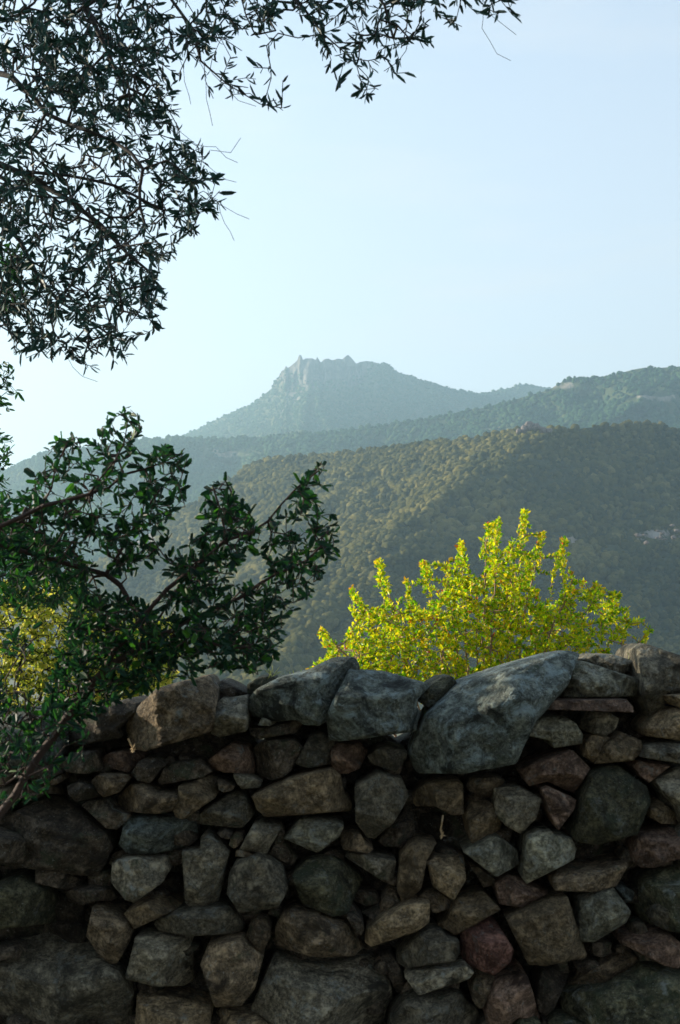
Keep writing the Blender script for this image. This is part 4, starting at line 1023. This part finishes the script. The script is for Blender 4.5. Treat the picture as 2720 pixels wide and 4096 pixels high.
for (tx, ty) in tips[:18]:
    m = 24
    tt = r_.random(m); sp = np.stack([tx + (1100 - tx) * 0.10 * tt + r_.standard_normal(m) * (3 + 9 * tt), ty + 6 + tt * 85], -1) * S
    tp.append(at(sp[:, 0], sp[:, 1], 7.7 + 0.25 * r_.standard_normal(m)))
pl.attract(np.concatenate(tp), step=0.04, jit=0.25)
pl.build(pom, 0.0016, 0.36, 0.02, M['pom_bark'], name='stem')
tips3 = np.array([at(x * S, y * S, 7.7) for x, y in tips[:18]])
def tipf(pos, w, r):
    d = np.sqrt((pos[:, None, 0] - tips3[None, :, 0]) ** 2 + (pos[:, None, 2] - tips3[None, :, 2]) ** 2).min(1)
    return np.clip(0.9 - d / 0.06, 0, 1) * (r.random(len(pos)) < 0.75) + (r.random(len(pos)) < 0.006)
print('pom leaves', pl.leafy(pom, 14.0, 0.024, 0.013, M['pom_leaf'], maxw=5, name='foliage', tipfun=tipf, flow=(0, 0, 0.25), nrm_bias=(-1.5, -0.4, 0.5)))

# ------------------------------------------------------------------ small things on the wall
k = NT('dry stem'); k.b.inputs['Base Color'].default_value = (0.42, 0.30, 0.16, 1); k.b.inputs['Roughness'].default_value = 0.8; M['dry'] = k.m
M['grass'] = leaf_mat('grass blade', [(0, (0.16, 0.22, 0.05)), (1, (0.34, 0.36, 0.14))], 0.4)

def tuft(name, label, cat, px, py, Y, n, h, spread, mat, seed, down=False):
    r = np.random.default_rng(seed); base = at(px, py, Y)
    root = empty(name, tuple(base), label, cat)
    P = np.repeat(base[None], n, 0) + r.standard_normal((n, 3)) * 0.008
    d = np.stack([r.standard_normal(n) * spread, r.standard_normal(n) * spread, np.full(n, -1.0 if down else 1.0)], -1); d /= np.linalg.norm(d, axis=1, keepdims=True)
    V, F = leaves(P, d, h * r.uniform(.5, 1.1, n), np.full(n, 0.0035), r, curl=0.2)
    o = link_mesh('blades', V, F, np.full(len(F), 4), mat, smooth=False, attrs={'tint': np.zeros(len(V))}); put_under(o, root)
tuft('grass_tuft', 'small pale grass tuft beside the upright coping stone at the right', 'grass', 2530, 2650, 4.35, 16, 0.045, 0.35, M['grass'], 1)
tuft('grass_tuft', 'thin green sprigs on top of the wall between the copings', 'grass', 1085, 2705, 4.3, 12, 0.045, 0.6, M['grass'], 2)
tuft('grass_tuft', 'tiny yellow green sprig at the edge of the long coping slab', 'grass', 1180, 2700, 4.3, 6, 0.03, 0.5, M['grass'], 3)

def dry_stem(label, pts, Y, rad, seed):
    r = np.random.default_rng(seed); p3 = [at(x, y, Y + 0.01 * r.standard_normal()) for x, y in pts]
    root = empty('dry_plant', tuple(p3[0]), label, 'dry plant')
    segs = [(p3[i], p3[i + 1], rad, rad * 0.9) for i in range(len(p3) - 1)]
    V, F = tubes(segs); o = link_mesh('stem', V, F, np.full(len(F), 4), M['dry']); put_under(o, root)
    n = 9; P = np.repeat(p3[-1][None], n, 0); d = r.standard_normal((n, 3)); d /= np.linalg.norm(d, axis=1, keepdims=True)
    V, F = leaves(P, d, r.uniform(.008, .02, n), np.full(n, 0.008), r)
    o = link_mesh('seed_head', V, F, np.full(len(F), 4), M['dry'], smooth=False); put_under(o, root)
dry_stem('dried yellow stem hanging in the dark cavity between stones', [(1772, 3262), (1768, 3290), (1762, 3320), (1768, 3338)], 4.12, 0.003, 3)
dry_stem('little dry plant under the corner of the big brown coping stone', [(512, 2955), (522, 2975), (534, 2995)], 4.02, 0.003, 4)

# ------------------------------------------------------------------ unseen trees added round the camera to keep the wall in shade
def shade_tree(loc, h, rx, seed, label):
    root = empty('olive_tree', loc, label, 'tree', 'unseen shade trees added around the viewpoint')
    p = Plant(seed); r = p.r
    x, y, z = loc
    p.add_line([(x, y, -0.1), (x + .1, y, h * .3), (x - .1, y + .1, h * .6), (x, y, h * .85)], step=0.2, wob=0.03)
    q = r.standard_normal((420, 3)); q /= np.linalg.norm(q, axis=1, keepdims=True); q *= r.random((420, 1)) ** .4
    p.attract(np.array([x, y, h * .62]) + q * np.array([rx, rx, h * .4]), step=0.22, jit=.3)
    p.build(root, 0.004, 0.42, 0.14, M['olive_bark'], name='trunk')
    p.leafy(root, 5.0, 0.16, 0.075, M['olive_leaf'], maxw=8, name='crown')
shade_tree((-2.8, -1.6, 0), 5.0, 2.2, 81, 'unseen olive tree added for shade behind the viewpoint on the left')
shade_tree((1.2, -3.4, 0), 5.2, 2.2, 82, 'unseen olive tree added for shade directly behind the viewpoint')
def shade_canopy():  # unseen overhead crown added to shade the wall, left open towards the right
    root = empty('olive_tree', (-3.4, -0.6, 0), 'unseen olive tree added for shade, arching over the viewpoint from the left', 'tree', 'unseen shade trees added around the viewpoint')
    p = Plant(91); r = p.r
    p.add_line([(-3.4, -0.6, -0.1), (-3.3, -.5, 1.4), (-3.1, -.3, 2.8), (-2.4, 0, 3.8), (-1.4, .4, 4.5), (-.4, .6, 4.8), (.6, .6, 4.9)], step=0.15, wob=0.02)
    n = 1500
    q = np.stack([r.uniform(-4.4, 1.2, n), r.uniform(-2.6, 1.0, n), r.uniform(0, 1, n)], -1)
    q[:, 2] = np.maximum(3.3, 2.15 + 0.56 * q[:, 1]) + q[:, 2] * 1.5
    p.attract(q, step=0.15, jit=.3)
    p.build(root, 0.002, 0.42, 0.12, M['olive_bark'], name='trunk')
    print('canopy', p.leafy(root, 6.0, 0.085, 0.032, M['olive_leaf'], maxw=8, name='crown'))
shade_canopy()
shade_tree((-5.5, 0.5, 0), 5.0, 2.0, 84, 'unseen olive tree added for shade left of the viewpoint')
shade_tree((5.2, -2.4, 0), 5.0, 2.0, 83, 'unseen olive tree added for shade right of the viewpoint')

# ------------------------------------------------------------------ haze
hz = NT('haze air')
hz.n.remove(hz.b)
vol = hz.new('ShaderNodeVolumePrincipled')
vol.inputs['Color'].default_value = (0.55, 0.84, 1.0, 1)
vol.inputs['Density'].default_value = 0.0002
vol.inputs['Anisotropy'].default_value = 0.45
hz.l(vol.outputs[0], hz.out.inputs['Volume'])
x0, x1, y0, y1, z0, z1 = -4300, 4300, -300, 6200, -75, 745
v = [(x, y, z) for x in (x0, x1) for y in (y0, y1) for z in (z0, z1)]
f = [0, 1, 3, 2, 4, 6, 7, 5, 0, 4, 5, 1, 2, 3, 7, 6, 0, 2, 6, 4, 1, 5, 7, 3]
o = link_mesh('haze', v, f, [4] * 6, hz.m, smooth=False)
tag(o, kind='stuff')
print('coping', sum(s[1] == 'c' for s in ST), 'stones', sum(s[1] == 's' for s in ST), 'wedges', sum(s[1] == 'w' for s in ST))
